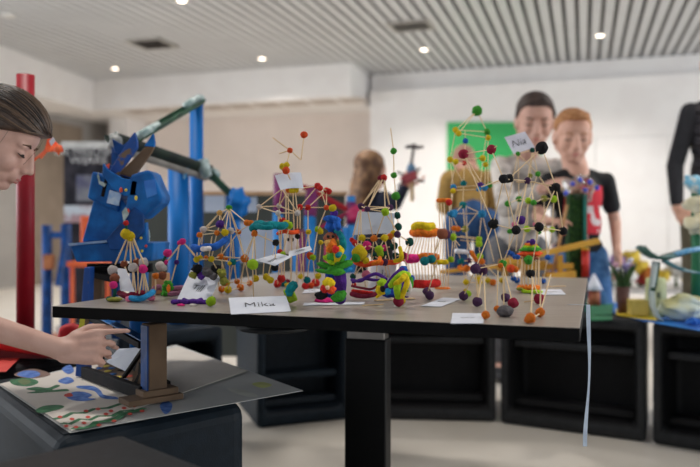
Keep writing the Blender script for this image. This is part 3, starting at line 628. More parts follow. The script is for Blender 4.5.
# --- yellow/orange basket
c = Craft('toothpick_basket','fan-shaped toothpick basket with yellow and orange clay rolls on top and red base','toothpick model',1.66,(425,287))
c.snake('clay_roll',[(415,227,-2),(420,225.5,-3),(427,226.5,-3),(432,226,-2)],4.2,'Y'); c.snake('clay_roll',[(414,230,-1),(420,230,-3),(428,231,-3),(434,229,-1)],2.8,'Y')
c.snake('clay_roll',[(413,232.5,0),(419,232,-3),(427,233.5,-3),(436,232,-1)],4.2,'O'); c.snake('clay_roll',[(415,234,3),(424,234,4),(434,234,3)],3.5,'O')
c.snake('clay_roll',[(403,256,0),(408,258.5,-3),(416,258.5,-3)],4.6,'M'); c.snake('clay_roll',[(415,258,-2),(420,257.5,-3),(426,256,-1),(436,257,1)],3.6,'O')
c.balls(('t1',424.5,261,4.2,'T',-6),('t2',431.5,259,4.3,'T',-5))
c.snake('clay_base',[(410,283.5,0),(418,284,-2),(428,284,-2),(437,283,0)],4.2,'R')
for i in range(9):
    x = 415+i*2.4; c.sticks(((x,236,(i%3)*2-2),(406+i*3.6,256,(i%3)*2-2)),((408+i*3.3,260,(i%3)*2-2),(411+i*3,282,(i%3)*2-2)))
# --- tall ring basket
c = Craft('toothpick_basket','narrow tall toothpick basket with an orange disc ring on top and orange ring base','toothpick model',1.66,(442,292))
def ring(c, name, px, py, rpx, tpx, col, d=0, tilt=0):
    p = P(px, py, c.D+d/100); k = (c.D+d/100)/F; pts = []
    bm = newbm(); n = 22; rr = []
    for i in range(n+1):
        a = 2*PI*i/n; pts.append(p+V((math.cos(a)*rpx*k, math.sin(a)*rpx*k, math.sin(a)*rpx*k*tilt)))
    loft(bm, pts, [tpx*k*(1+.15*math.sin(i*2.1)) for i in range(n+1)], 10, caps=False)
    for v in bm.verts:
        if v.co.z < TZ+.0006: v.co.z = TZ+.0006
    return build(name, bm, cm(col), c.root, True)
ring(c,'clay_ring',443.5,200.3,5.5,1.9,'O'); c.lump('clay_ring_filling',443.5,200.8,5,1.4,'BR',0,rd=5)
c.balls(('r',449,202.3,3.1,'R',-3),('pb',442.3,233.7,5.4,'BR',-5),('pb2',446,234.5,4.6,'P',-4),('yg1',453,237.5,3.2,'YG',-2),('yg2',451,259.5,3,'YG',-2),('y9',453,191,2.6,'Y',2),('b9',451.4,213.7,3.6,'LB',-1),('b10',454.5,212.5,3,'LB',1))
ring(c,'clay_ring',439,262,7.5,2.4,'Y'); ring(c,'clay_ring',442.4,289.3,6,1.9,'O',d=8)
c.sticks(((438.5,202),(440,231)),((444,203,3),(446,232)),((449,203,-2),(450,236)),((441,203,4),(443,231,3)))
for i in range(6):
    x = 433+i*3.2; c.sticks(((438+i*1.8,238,(i%3)*2-2),(x,260,(i%3)*2-2)),((x,263,(i%3)*2-2),(437+i*2.2,288,8+(i%3)*2-2)))
c.sticks(('pb',(431,262,-3)),('yg1',(460,246)),('yg1','yg2'))
c = Craft('dough_bead','pair of dark purple dough balls on the table below the orange ring basket','dough ball',1.5,(428,298))
c.balls(('a',427,292.5,4,'P','t'),('b',429.6,296.5,4.2,'P','t'))
c.sticks(((428,292,0),(437,262,-3)))
card('name_card','white name slip lying flat below the basket, left of the purple balls',[on(420.5,306.2,TZ+.001),on(441,306.8,TZ+.001),on(460.5,299,TZ+.001),on(443,297.6,TZ+.001)],'~',.018,(.5,.5))
# --- yellow and blue tall tower
c = Craft('toothpick_tower','tallest toothpick tower, crowned by a large green ball with yellow and blue joints','toothpick model',1.86,(480,284))
c.balls(('g',477,110.8,5,'G'),('y1',455.6,130,2.8,'Y',-3),('y2',458.6,133.2,2.8,'Y',-5),('gr',487,131.8,3.1,'G',0),('y3',488.3,137.8,2.6,'Y',-3),('b1',465.4,140.8,2.7,'B',5),
 ('y4',450,159.6,3,'Y',0),('y5',455.8,161.7,2.8,'Y',-4),('y6',482.9,158.2,3,'Y',2),('y7',485.6,164.6,2.6,'Y',-3),('rs',464.3,163.3,2.3,'R',5),('t1',463.6,183.3,3,'T',5),('b2',453.4,187,2.8,'LB',-2),('o2',453.6,190.3,2.3,'O',-3),('v1',480.3,185.5,3.4,'VI',0),('b3',484.8,187.8,3,'LB',-3),('b4',478.8,189.3,2.4,'LB',-4),('g2',489.6,185,2.8,'G',2),
 ('t2',462.9,204.8,3.5,'T',4),('b5',450.6,213.5,3.2,'LB',-2),('b5b',453.8,214.5,3,'LB',-3),('b6',481.8,213.6,3.9,'LB',0),('o3',454,228.3,2.6,'O',-3),('o3b',458,228.8,2.6,'O',-4),('g3',465,229,3.4,'OL',3),
 ('g4',453.4,236.5,3,'YG',-2),('g5',479,239.5,3.2,'YG',0),('g6',479,244,3.2,'YG',-1),('p1',469.2,260.5,2.9,'P',3),('g7',480,256.3,3.1,'YG',0),('o5',481.8,261.5,3,'O',-3),('t3',461,261.3,3.1,'T',0),('o6',466.5,268.3,3.2,'O',-2),('o7',460.5,267.5,2.8,'O',0),
 ('c1',466,282.8,2.9,'Y','t'),('c2',478.6,278.4,3.1,'Y',9),('c3',488,281.2,2.8,'Y','t'),('c4',501.8,281,2.6,'Y','t'),('o8',493,282.8,3.1,'O','t'),('y9',480,282.5,2.5,'Y','t'))
c.chain('g-y1 g-y2 g-gr y1-gr y2-y3 y1-y4 gr-y6 b1-rs y4-y6 y5-rs y4-b2 y6-v1 y7-b3 rs-t1 b2-v1 o2-b4 b2-b5 t1-t2 v1-b6 b5-b6 t2-b5b t2-b6 t2-g3 b5-g4 b6-g5 o3b-g3 g4-g5 g6-g7 g4-t3 t3-p1 p1-o5 o6-c1 o5-c3 g7-c2 o5-c4 t3-c1 p1-c2 o7-y9')
c.sticks(('b1',(465,131,4)),('y5',(451,186,-2)),('t1',(450,160)),('rs','v1'),('g3',(470,250)),((455,231),(454,262)),((483,217),(494,262)),('g3',(478,212)),((460,236),(478,238)),((460,240),(478,242)),((488,141),(488,184)),((485,190),(484,212)),((466,207),(468,258,2)),('c3','c4'),('c1','y9'),('g2',(500,182)),((452,190),(450,212)),((453,217),(458,228)))
c.snake('clay_bit',[(471.5,252,-2),(474,257,-3),(476,260,-2)],2.1,'O'); c.snake('clay_bit',[(460,268.5,0),(466,269,-2),(472,268,-1)],2,'O')
bm = newbm(); loft(bm, [P(456,251,1.83),P(467,252,1.85),P(468,253.5,1.85)], [.006,.0055,.004], 12); build('paper_roll', bm, PAPER, c.root, True)
# --- dark ball tower in front
c = Craft('toothpick_tower','toothpick tower with dark purple and red dough balls in front of the tallest tower','toothpick model',1.40,(492,304))
c.balls(('r1',463.6,154,4.8,'DR',10),('r2',491.4,149.5,4.4,'DR',4),('k0',542,148,6,'K',4),('k1',503.5,179,4.4,'K',0),('k1b',509,178.5,4.4,'K',2),('k2',527.4,180.8,3.3,'P',5),('k3',556,187,4.2,'K',3),('k3b',552.5,187.5,3.4,'K',4),
 ('k4',493.3,224,5,'K',4),('k5',516,230,4.3,'K',0),('k6',538.8,226.8,4.5,'K',2),('k7',563,231,4,'K',5),('v8',521,220,4.2,'VI',4),
 ('p1',475.4,268.8,4.9,'P',0),('p2',482.8,270,4.7,'P',2),('go',502.7,263.8,3.9,'G',3),('go2',500.5,265.5,2.6,'O',1),('p3',530.6,273.8,4,'K',5),
 ('g1',463.4,297,4.4,'P','t'),('g2',477.6,302.8,4.7,'P','t'),('g0',467.8,294.4,3.2,'YG','t'),('g00',465.5,291.6,2.4,'Y','t'),('g3',505.5,298.5,4.2,'P','t'),('g4',513,304.4,5.1,'DR','t'),('g5',539.4,299.8,5,'DR','t'))
c.chain('r1-r2 r2-k1 k1-k2 k2-k3 k0-k1b k0-k3 k1-k4 k2-k5 k3-k7 k4-k5 k5-k6 k6-k7 k4-p1 k4-go k5-go k6-p3 p1-g1 p2-g2 go-g3 go-g4 p3-g5 p1-go r1-k4 k3-k6 k1-k5')
c.sticks(('r1',(481,182,8)),('k1',(481,187,8)),((516,182,6),(535,182,4)),('p1',(478,300,0)),('p2',(476,300)),('g5',(524,302,2)),('r2',(497,146,3)), r=.0013)
c = Craft('clay_hedgehog','grey clay dome with orange feet balls and upright sticks at the front of the table','clay model',1.25,(505,316))
c.lump('clay_dome',505,311.5,8.5,6,'GY','t',rd=8,wob=.15)
c.balls(('o1',485.7,316,4,'O','t'),('o2',497,309.5,3.2,'O','t'))
c.sticks(('o1',(484,276)),('o2',(498,270,4)),((504,308),(503,272)))
c = Craft('toothpick_model','frame of sticks on two orange balls, right of the grey clay dome','toothpick model',1.22,(535,319))
c.balls(('o1',530.6,319,5,'O','t'),('o1b',528,320.5,3.6,'O','t'),('o2',540,313.6,4.6,'O','t'))
c.sticks(('o1','o2'),('o1',(533,278)),('o2',(551,274,5)),('o2',(541,277)))
card('name_card','white name card lying at the front edge, left of the orange balls',[on(450.5,323.7,TZ+.001),on(483.5,323.4,TZ+.001),on(483.5,313.6,TZ+.001),on(452.5,313.2,TZ+.001)],'~',.018,(.5,.5))
# --- Nia's tower
c = Craft('toothpick_tower','airy green-jointed toothpick tower carrying the Nia card, at the right','toothpick model',1.80,(530,285))
c.balls(('g0',518,153.7,2.2,'G',-2),('g1',532.4,150,2.5,'DG',-2),('g2',537.8,174,2.7,'G',-2),('g3',530.2,175.7,2.4,'OL',2),('a',554,199,3.4,'YG',2),('b',544,198.5,3.2,'OL',5),('c',533.5,202.6,2.9,'G',-6),('d',528.3,200.8,3.1,'YG',-5),('e',519,199,3,'G',4),('f',507.6,203.8,3,'G',-2),
 ('h1',510,231.5,2.6,'G',-2),('h2',527,229,3.2,'YG',-5),('h3',552,229.7,3,'YG',2),('h4',539,232,2.4,'G',4),('h5',545,228.5,2.3,'OL',5),('h6',514,224.5,2.6,'PK',2),('h7',535,224,2.2,'PK',3),
 ('b1',508.5,252.5,2.6,'B',-2),('b1b',512,254,2.4,'B',-1),('b2',517.8,256.8,2.6,'B',-4),('b2b',514.5,257,2.2,'B',-3),('b3',547.8,257.5,2.8,'B',2),('b4',513.5,278.5,2.7,'B',6),('b4b',517,281,2.7,'B','t'),('b5',543.2,281.3,2.7,'B','t'))
c.chain('g0-g2 g0-e g1-g3 g0-g1 g1-g2 g2-a g3-c g3-e f-e-d-c-b-a g2-d f-h1 e-h6 d-h2 c-h7 b-h5 a-h3 h1-h2 h2-h3 h4-h3 h1-b1 h2-b2 h3-b3 h5-b3 b1-b4 b2-b4b b3-b5')
c.sticks((('g0'),(508,203,0)),('g1',(524,200,-3)),((519,203,4),(516,252,4)),((535,206,-4),(537,240,0)),('g2',(552,197,2)),((528,204,-4),(521,255,-3)))
card('name_card','tilted grey-white card with Nia in pencil on the green-jointed tower',[P(513.5,154.3,1.79),P(535,147.5,1.79),P(525,131.5,1.80),P(504.5,137.3,1.80)],'Nia',.026,(.48,.5), m=mat('lilac_paper', (206,204,216), .8))
# --- burger basket
c = Craft('toothpick_basket','round toothpick basket with burger-like clay lid in green, orange and purple','toothpick model',1.66,(530,292))
k = 1.66/F
def disc(name, py, rpx, hpx, col, wob=.25): c.lump(name, 530.5, py, rpx, hpx, col, 0, rd=rpx, wob=wob)
disc('clay_lid',258,9,2.2,'BR'); disc('clay_lid',253.5,11.5,3,'OR'); disc('clay_lid',249.3,10.5,2.8,'G'); disc('clay_lid',247,8,2.3,'YG'); disc('clay_lid',245,6.5,2.5,'O'); c.balls(('v',532.5,242,2.9,'VI',-2),('v2',528.5,243,2.4,'VI',0),('g',528.5,260,4.4,'G',-3),('k',530.6,273.3,3.9,'K',-4))
for i in range(14):
    a = 2*PI*i/14; dx, dy = math.cos(a)*8.6, math.sin(a)*8.6*k*100
    c.sticks(((530.5+dx,257,dy),(530+dx*1.05,288.5+dy*.1,dy)), r=.0014)
ring(c,'clay_ring',529,287.8,9,2.7,'O'); ring(c,'clay_ring',530,291.5,6.5,2.0,'YG',d=-3); c.lump('clay_leaf',536,291.8,6,1.8,'YG',-5,rd=5); c.lump('clay_leaf',520,289,4,1.6,'OL',-2,rd=4)
c.balls(('ob',511,268.5,4,'OR',6),('ob2',515.5,269.5,3,'O',6))
card('name_card','white name slip lying at the right edge, beside the burger-like basket',[on(537,295,TZ+.001),on(566,294.6,TZ+.001),on(561,289.6,TZ+.001),on(539,289.6,TZ+.001)],'~',.02,(.5,.5))
t = thing('loose_toothpick','loose toothpick lying behind the name slip at the right table edge','toothpick',on(550,286,TZ)); put_stick(t, on(545,286.6,TZ+.0016), on(566,286,TZ+.0016), .0013)
# ================================================================= CARDBOARD ROBOT
YEL = mat('yellow_paint', (214,190,40), .55, (226,204,70), 30); REDP = mat('red_paint', (196,52,36), .55, (212,76,44), 30)
t = thing('cardboard_robot','tall cardboard robot painted blue, standing on the poster beside the table','cardboard robot',(-.50,1.62,BZ))
G = BZ+.0006
def pc(name, pts, D, thick, m, bev=.002):
    if thick > .03: pts = [(x-.62*thick/D*(350-x), y) for x, y in pts]
    return build(name, slab(pts, D, thick), m, t, bevel=bev)
# foot and post under the table corner
f0 = on(129,408,G); f1 = on(184,399,G)
bm = newbm(); d = (f1-f0); n_ = V((-d.y,d.x,0)).normalized()*.05; prism(bm, [f0,f1,f1+n_,f0+n_], (0,0,.011)); build('foot_plate', bm, CARD, t, bevel=.002)
q = f0+d*.28+n_*.12; q1 = f0+d*.93+n_*.12
bm = newbm(); prism(bm, [q,q1,q1+n_*.75,q+n_*.75], (0,0,.012)); 
for v in bm.verts: v.co.z += .0112
build('post_step', bm, CARD, t, bevel=.002)
q = f0+d*.385+n_*.16; q1 = f0+d*.72+n_*.16
bm = newbm(); prism(bm, [q,q1,q1+n_*.65,q+n_*.65], (0,0,.122))
for v in bm.verts: v.co.z += .0235
build('post', bm, CARD, t, bevel=.002)
bm = newbm(); prism(bm, [q-d*.03,q-d*.005,q-d*.005+n_*.6,q-d*.03+n_*.6], (0,0,.125)); 
for v in bm.verts: v.co.z += .018
build('post_edge_strip', bm, DBLUEP, t, bevel=.001)
# rails
def rail(name, a, b, w, h, m): bm = newbm(); bar(bm, a, b, w, h); return build(name, bm, m, t, bevel=.0015)
A0 = on(84,378,G); A1 = on(141,403,G)
rail('lower_rail', A0+V((0,0,.013)), A1+V((0,.012,.016)), .014, .024, DARKP)
B0 = P(96,318,1.60); B1 = P(146,345,1.40)
rail('upper_rail', B0, B1, .03, .012, DARKP); rail('rail_lining', B0+V((0,.004,.0075)), B1+V((0,.004,.0075)), .022, .003, BLUEP)
rail('back_rail', A0+V((.05,.14,.013)), A1+V((.03,.08,.013)), .012, .02, DARKP)
# painted floor with dabs
bm = newbm(); pts = [on(95,369,G),on(140,392,G),on(146,377,G),on(112,358,G)]; prism(bm, pts, (0,0,.002)); fl = build('floor_panel', bm, CARD, t)
for i,(x,y,m) in enumerate(((100,368,BLUEP),(108,371,YEL),(113,374,BLUEP),(106,366,YEL),(118,377,YEL),(124,380,BLUEP),(112,368,BLUEP),(129,376,REDP),(121,370,DARKP),(132,384,YEL))):
    bm = newbm(); ell(bm, on(x,y,G+.003), (.008,.011,.0012)); build('paint_dab', bm, m, fl, True)
# painted side web between rails
bm = newbm(); prism(bm, [on(128,388,G)+V((0,.02,.004)), on(144,396,G)+V((0,.016,.004)), P(146,353,1.43), P(139,356,1.46)], (.0,.003,0)); wb = build('side_panel', bm, CARD, t)
bm = newbm()
prism(bm, blob3 if False else [P(133,384,1.43),P(137,384,1.425),P(143,366,1.43),P(139,362,1.44),P(139,372,1.435)], (0,-.001,0)); build('painted_stripe', bm, DARKP, wb)
rail('diagonal_strut', P(124,377,1.50), P(146,345,1.42), .008, .007, DARKP)
bm = newbm(); prism(bm, [P(106,362,1.56),P(127,372,1.50),P(144,347,1.46),P(118,349,1.56)], (0,.001,.0)); build('white_paper_flap', bm, PAPER, t)
# left leg
bm = newbm(); prism(bm, [P(75,377,1.60),P(87,378,1.60),P(90,268,1.64),P(84,268,1.64)], (0,.03,0)); lg = build('leg', bm, PATCHP, t, bevel=.002)
zmin = min((lg.location+v.co).z for v in lg.data.vertices)+t.location.z; lg.location.z += G-zmin
bm = newbm(); c_ = [(76,345),(82,343),(80,332),(84,326),(85,318),(80,318),(79,326),(75,336)]; prism(bm, [P(x,y,1.595) for x,y in c_], (0,.002,0)); build('yellow_tape_strip', bm, mat('yellow_tape', (204,196,40), .45), lg)
bm = newbm(); prism(bm, [P(91,300,1.70),P(102,300,1.70),P(102,272,1.70),P(91,272,1.70)], (0,.02,0)); build('inner_leg', bm, CARD, t, bevel=.002)
bm = newbm(); loft(bm, [P(139,236,1.78)-V((0,0,.002)), V((P(139,236,1.78).x,1.78,G))], [.022,.022], 20); build('rear_leg_tube', bm, BLUEP, t, True)
bm = newbm(); loft(bm, [P(100,270,1.78), V((P(100,270,1.78).x,1.78,G))], [.011,.011], 14); build('rear_leg_tube', bm, DARKP, t, True)
# tray and deck
bm = newbm(); prism(bm, [P(69,243.5,1.68),P(76,262,1.68),P(152,261,1.68),P(154,243,1.68)], (0,.15,0)); bm.faces.ensure_lookup_table(); build('tray', bm, BLUEP, t, bevel=.003)
bm = newbm(); prism(bm, [P(68,243.5,1.675),P(110,240,1.675),P(110,242,1.675),P(69,246,1.675)], (0,.15,0)); build('tray_rim', bm, mat('pale_blue_paint', (120,156,206), .6, (160,186,220), 30), t)
rail('deck_beam', P(88,271,1.70), P(152,268,1.70), .02, .018, DARKP); rail('deck_beam', P(88,266,1.78), P(152,266,1.78), .02, .012, DARKP)
rail('deck_beam', P(90,273,1.70), P(118,280,1.66), .02, .014, DARKP)
# body
pc('lower_body', [(103,194),(130,200),(140,218),(128,243),(90,242)], 1.70, .09, BLUEP, .004)
b_ = pc('middle_body', [(101,171),(129,181),(126,212),(96,198)], 1.685, .10, BLUEP, .005)
bm = newbm(); prism(bm, [P(110,190,1.684),P(122,193,1.684),P(119,206,1.684),P(107,203,1.684)], (0,-.004,0)); build('plastic_window', bm, mat('pale_plastic', (150,186,226), .3, (196,214,236), 50), b_, bevel=.001)
bm = newbm(); prism(bm, [P(105,179,1.684),P(108,180,1.684),P(104,197,1.684),P(101,196,1.684)], (0,-.002,0)); build('dark_slot', bm, DARKP, b_)
pc('diagonal_plate', [(106,240),(134,207),(143,214),(144,232),(128,250),(110,250)], 1.665, .012, DBLUEP)
pc('diagonal_plate', [(118,243),(146,222),(147,240),(140,261),(118,261)], 1.672, .02, BLUEP)
pc('collar', [(103,163),(108,170),(122,178),(138,181),(136,196),(124,196),(112,188),(102,175)], 1.67, .012, BLUEP)
pc('collar_back', [(106,164),(137,172),(137,181),(108,176)], 1.78, .01, DBLUEP)
pc('collar_inside', [(111,172),(127,176),(126,179),(112,175)], 1.69, .07, DARKP)
pc('horn_plank', [(109,171),(131,136),(134.5,132),(137,141),(137,148),(117,176)], 1.70, .014, PATCHP)
pc('horn_plank', [(118,174),(146,146),(154,147),(151,153),(133,178)], 1.72, .012, CARD)
pc('horn_tip', [(144,146),(153,133),(154.5,142),(154,147)], 1.72, .014, BLUEP)
pc('side_fin', [(112,139),(123,145),(129,140),(120,155),(114,152)], 1.74, .014, DBLUEP)
pc('horn_support', [(127,165),(135,158),(137,175),(128,178)], 1.75, .03, BLUEP)
pc('ear_flap', [(97,176),(98,172),(100,181),(106,184),(104,187),(99,184)], 1.675, .004, TAPE, .0005)
pc('red_dab', [(104,166),(109,163),(108,169)], 1.69, .008, REDP)
# big hexagonal shoulder box
hb = pc('shoulder_box', [(137,175),(153.5,169.5),(158,173),(168,197),(166,203),(148,219),(133,219),(131,213)], 1.67, .085, BLUEP, .006)
bm = newbm(); prism(bm, [P(144,181,1.669),P(155,179,1.669),P(157,194,1.669),P(147,198,1.669)], (0,-.0015,0)); build('pale_patch', bm, mat('bright_blue_paint', (28,110,206), .4, (52,132,220), 20), hb)
for (x,y,w,h,m) in ((136,198,2.2,3.6,YEL),(128,211,2,4,REDP),(121,190,2.4,4,REDP),(126,190,2,2.4,YEL),(142,251,2,2.4,YEL),(146,246,1.8,2.6,REDP),(141,238,2,2,YEL),(126,236,1.8,3,REDP)):
    D = 1.662 if (y > 205 or x > 130) and y < 225 or x == 136 else 1.664
    p = P(x,y,D); bm = newbm(); ell(bm, p, (w*.7*D/F,.0035,h*.65*D/F)); build('paint_dab', bm, m, hb if y < 222 else t, True)
bm = newbm(); prism(bm, [P(122,212,1.66),P(126,207,1.66),P(129,214,1.66),P(124,222,1.66)], (0,-.002,.0)); build('foil_patch', bm, TAPE, t)
bm = newbm(); ell(bm, P(146,237,1.76), (.008,.01,.02), wob=.4); build('tape_knot', bm, TAPE, t, True)

# ================================================================= BLUE TUBE MARBLE RUN
TB = mat('blue_tube', (0,98,172), .5, (2,106,184), 8, spec=.3); TR = mat('red_tube', (142,16,32), .5, (152,22,38), 8, spec=.3)
t = thing('marble_run','tall marble run of three blue tubes with green card gutters and tape','marble run',V((-.5,2.52,BZ)))
def tube(name, px, ytop, rpx, D, m, parent, ybot=None, zb=BZ+.0008):
    p = P(px, ytop, D); b = V((p.x, D, zb if ybot is None else P(px,ybot,D).z)); r = rpx*D/F
    bm = newbm(); loft(bm, [b, p, p-V((0,0,.0))-V((0,0,.001)), p-V((0,0,.05))], [r, r, r*.9, r*.9], 28); return build(name, bm, m, parent, True)
tube('upright_tube',178.5,164,10.3,2.50,TB,t); tube('upright_tube',196.5,100,6.7,2.62,TB,t); tube('upright_tube',233,190,7,2.62,TB,t,ybot=296)
bm = newbm(); ell(bm, P(237.5,205,2.6), (11*2.6/F,.05,16*2.6/F), wob=.5, seg=24); build('crumpled_blue_wrap', bm, TB, t, True)
def gut(a, b, r, m, name='gutter', up=V((0,0,1))): bm = newbm(); gutter(bm, a, b, r, up); return build(name, bm, m, t)
gut(P(112,134,2.15), P(206,166,2.56), .029, DGREEN); gut(P(112,145,2.16), P(206,176,2.57), .017, mat('grey_card', (136,132,126), .8), 'gutter_liner')
gut(P(205,166,2.56), P(236,197,2.62), .02, GREENC); gut(P(138,135,2.2), P(200,99,2.6), .021, GREENC)
bar_ = lambda a, b, w, h: None
for (a, b, r) in ((P(140,135,2.19),P(158,125,2.3),.012),(P(186,106,2.5),P(198,98,2.6),.013),(P(190,163,3.02),P(214,175,2.58),.024),(P(202,160,2.5),P(207,176,2.52),.02)):
    bm = newbm(); loft(bm, [a,(a+b)/2,b], [r,r*1.08,r*.95], 12); build('tape_wrap', bm, TAPE, t, True)
bm = newbm(); ell(bm, P(198.5,99,2.62), (.022,.022,.014), wob=.5); build('tape_cap', bm, TAPE, t, True)
bm = newbm(); prism(bm, [P(181,163,2.46),P(189,163,2.46),P(188,172,2.46),P(184,180,2.46)], (0,.002,0)); build('tape_flag', bm, mat('blue_tape', (80,160,210), .4, (150,196,226), 60), t)
bm = newbm(); ell(bm, P(116,141,2.15), (.018,.02,.026), wob=.6); build('tape_knot', bm, mat('grey_tape', (120,124,122), .5, (150,152,150), 60), t, True)
# stand of the far end so that the gutters are carried
bm = newbm(); bar(bm, V((P(116,141,2.15).x,2.15,BZ)), P(116,144,2.15), .02, .02, up=V((0,1,0))); build('gutter_post', bm, DBLUEP, t)

# red tube and red paper
t = thing('red_tube','tall red cardboard tube standing upright behind the girl\'s face','cardboard tube',V((P(25,75,2.0).x,2.0,BZ)))
tube('tube_wall',25.5,75,8.6,2.0,TR,t)
t2 = t
bm = newbm(); NEON = mat('neon_orange_tape', (244,84,36), .5, (250,110,56), 40)
bar(bm, P(33,161,1.99), P(44,152,1.97), .008, .002); build('tape_arm', bm, NEON, t)
bm = newbm(); prism(bm, [P(39,157,1.97),P(41,159,1.97),P(48,151,1.96),P(46,147,1.96)], (0,.003,0)); build('tape_flag', bm, NEON, t)
bm = newbm(); prism(bm, [P(45,148,1.96),P(48,152,1.96),P(57,151,1.96),P(60,146,1.96),P(54,140,1.97),P(49,133,1.97)], (0,.003,0)); build('tape_flag', bm, NEON, t)
bm = newbm(); prism(bm, [P(49,141,1.955),P(53,137,1.955),P(55,141,1.955),P(51,146,1.955)], (0,.003,0)); build('tape_flag', bm, PAPER, t)
bm = newbm(); ell(bm, P(58,149,1.96), (.01,.01,.012), wob=.6); build('tape_knot', bm, NEON, t, True)
REDPA = mat('red_paper', (190,28,36), .6, (206,44,48), 12)
t = thing('red_paper_gutter','red paper half pipe with a crumpled end lying behind the girl\'s arm','paper gutter',V((-.80,1.82,BZ)))
bm = newbm(); gutter(bm, V((-1.08,1.86,.52)), V((-.71,1.82,.468)), .038); build('half_pipe', bm, REDPA, t)
bm = newbm(); n0 = 16
for i in range(n0):
    a = 2*PI*i/n0; c_ = V((-.655+.045*math.cos(a), 1.80+.03*math.sin(a)*.6, .483+.026*math.sin(a)+.01*math.sin(a*3))); ell(bm, c_, (.016,.016,.012), wob=.7, seg=10)
union('crumpled_rim', bm, REDPA, t, .006, 1)
bm = newbm(); ell(bm, (-.655,1.805,.475), (.04,.02,.02), wob=.6); build('pink_lining', bm, mat('pink_paper', (196,120,112), .6, (170,92,90), 40), t, True)
bm = newbm(); box(bm, (-.80,1.84,.446), (.3,.03,.03)); build('support_block', bm, mat('dark_red_card', (110,20,26), .7), t)
t = bm = newbm(); prism(bm, [on(-30,352,BZ+.001),on(22,356,BZ+.001),on(6,372,BZ+.001),on(-40,372,BZ+.001)], (0,0,.001))
tag(build('red_sheet', bm, mat('salmon_paper', (214,70,62), .6, (222,84,74), 12)), 'flat salmon red paper sheet left of the painted poster, under the girl\'s arm', 'paper sheet')

# ================================================================= PURPLE AND BLUE TUBE TOWER
TP = mat('purple_tube', (112,24,92), .5, (124,32,102), 10); TL = mat('light_blue_tube', (14,116,190), .5, (24,128,200), 10); TM = mat('magenta_tube', (176,24,84), .5, (188,34,94), 10); TY = mat('yellow_tube', (230,172,26), .5, (238,184,40), 10)
t = thing('tube_tower','purple and light blue tube tower with a red gutter behind the middle of the table','tube model',V((-.12,3.02,BZ)))
tube('upright_tube',278,212,5,3.02,TL,t); tube('tube_sleeve',279,174,5.4,3.02,TP,t,ybot=213)
tube('upright_tube',310,216,5.8,3.02,TL,t); bm = newbm(); bar(bm, P(310,217,3.02), P(313,186,3.02), .05, .044, up=V((0,1,0))); build('tube_sleeve', bm, TP, t, bevel=.012, bseg=3)
bm = newbm(); gutter(bm, P(304,184,3.02), P(348,207,3.02), .022); build('red_gutter', bm, mat('red_gutter_card', (176,28,40), .55, (188,40,52), 12), t)
bm = newbm(); gutter(bm, P(316,228,3.02), P(346,212,3.02), .014); build('magenta_gutter', bm, TM, t)
tube('upright_tube',351,196,4.2,3.02,TL,t); bm = newbm(); ell(bm, P(356,213,3.0), (.034,.03,.034), wob=.4); build('magenta_joint', bm, TM, t, True)
tube('tube_sleeve',351,202,5.2,3.02,TP,t,ybot=224); tube('short_tube',346.5,227,4.6,3.02,TL,t); tube('short_tube',310,236,4.8,3.02,TY,t); tube('short_tube',302,238,6,3.02,TP,t); tube('short_tube',297,254,4.6,3.02,TL,t)
tube('short_tube',304,230,5,3.02,mat('maroon_tube',(104,16,52),.5),t); tube('short_tube',329,245,4.6,3.02,TM,t); tube('short_tube',338,230,4,3.02,TM,t)
tube('short_tube',341,255,4.5,3.02,TL,t)

# ================================================================= PIN BOARD WITH SHEETS
t = thing('pin_board','long dark grey display board with a pale wooden top edge behind the blue tubes','display board',V((P(240,193,3.6).x,3.6,0)))
M_PB = mat('dark_board', (62,66,62), .8, (70,74,70), 4)
x0 = P(140,194,3.6).x; x1 = P(345,194,3.6).x; zt = P(240,195,3.6).z
bm = newbm(); box(bm, ((x0+x1)/2,3.62,(.12+zt)/2), (x1-x0,.03,zt-.12)); build('board_panel', bm, M_PB, t)
bm = newbm(); box(bm, ((x0+x1)/2,3.62,zt+.008), (x1-x0+.02,.045,.018)); build('top_edge', bm, mat('pale_wood', (176,140,104), .6, (190,154,118), 12), t)
for sx in (x0+.05, x1-.05):
    bm = newbm(); box(bm, (sx,3.65,.07), (.05,.3,.14)); build('board_foot', bm, M_BLK, t)
for (a,b,cc,d_,lab) in ((204,195,225,212,'small white sheet pinned at the top of the dark board beside the blue tube'),(232,197,257,212,'white sheet pinned beside the crumpled blue wrap'),(226,222,284,262,'wide white sheet pinned below the other two on the dark board')):
    p = P(a,d_,3.6); q = P(cc,b,3.6); bm = newbm(); prism(bm, [V((p.x,3.604,p.z)),V((q.x,3.604,p.z)),V((q.x,3.604,q.z)),V((p.x,3.604,q.z))], (0,-.002,0))
    tag(build('pinned_sheet', bm, mat('pinned_paper', (168,180,200), .8, (180,190,208), 6)), lab, 'paper sheet', 'sheets pinned on the dark board')

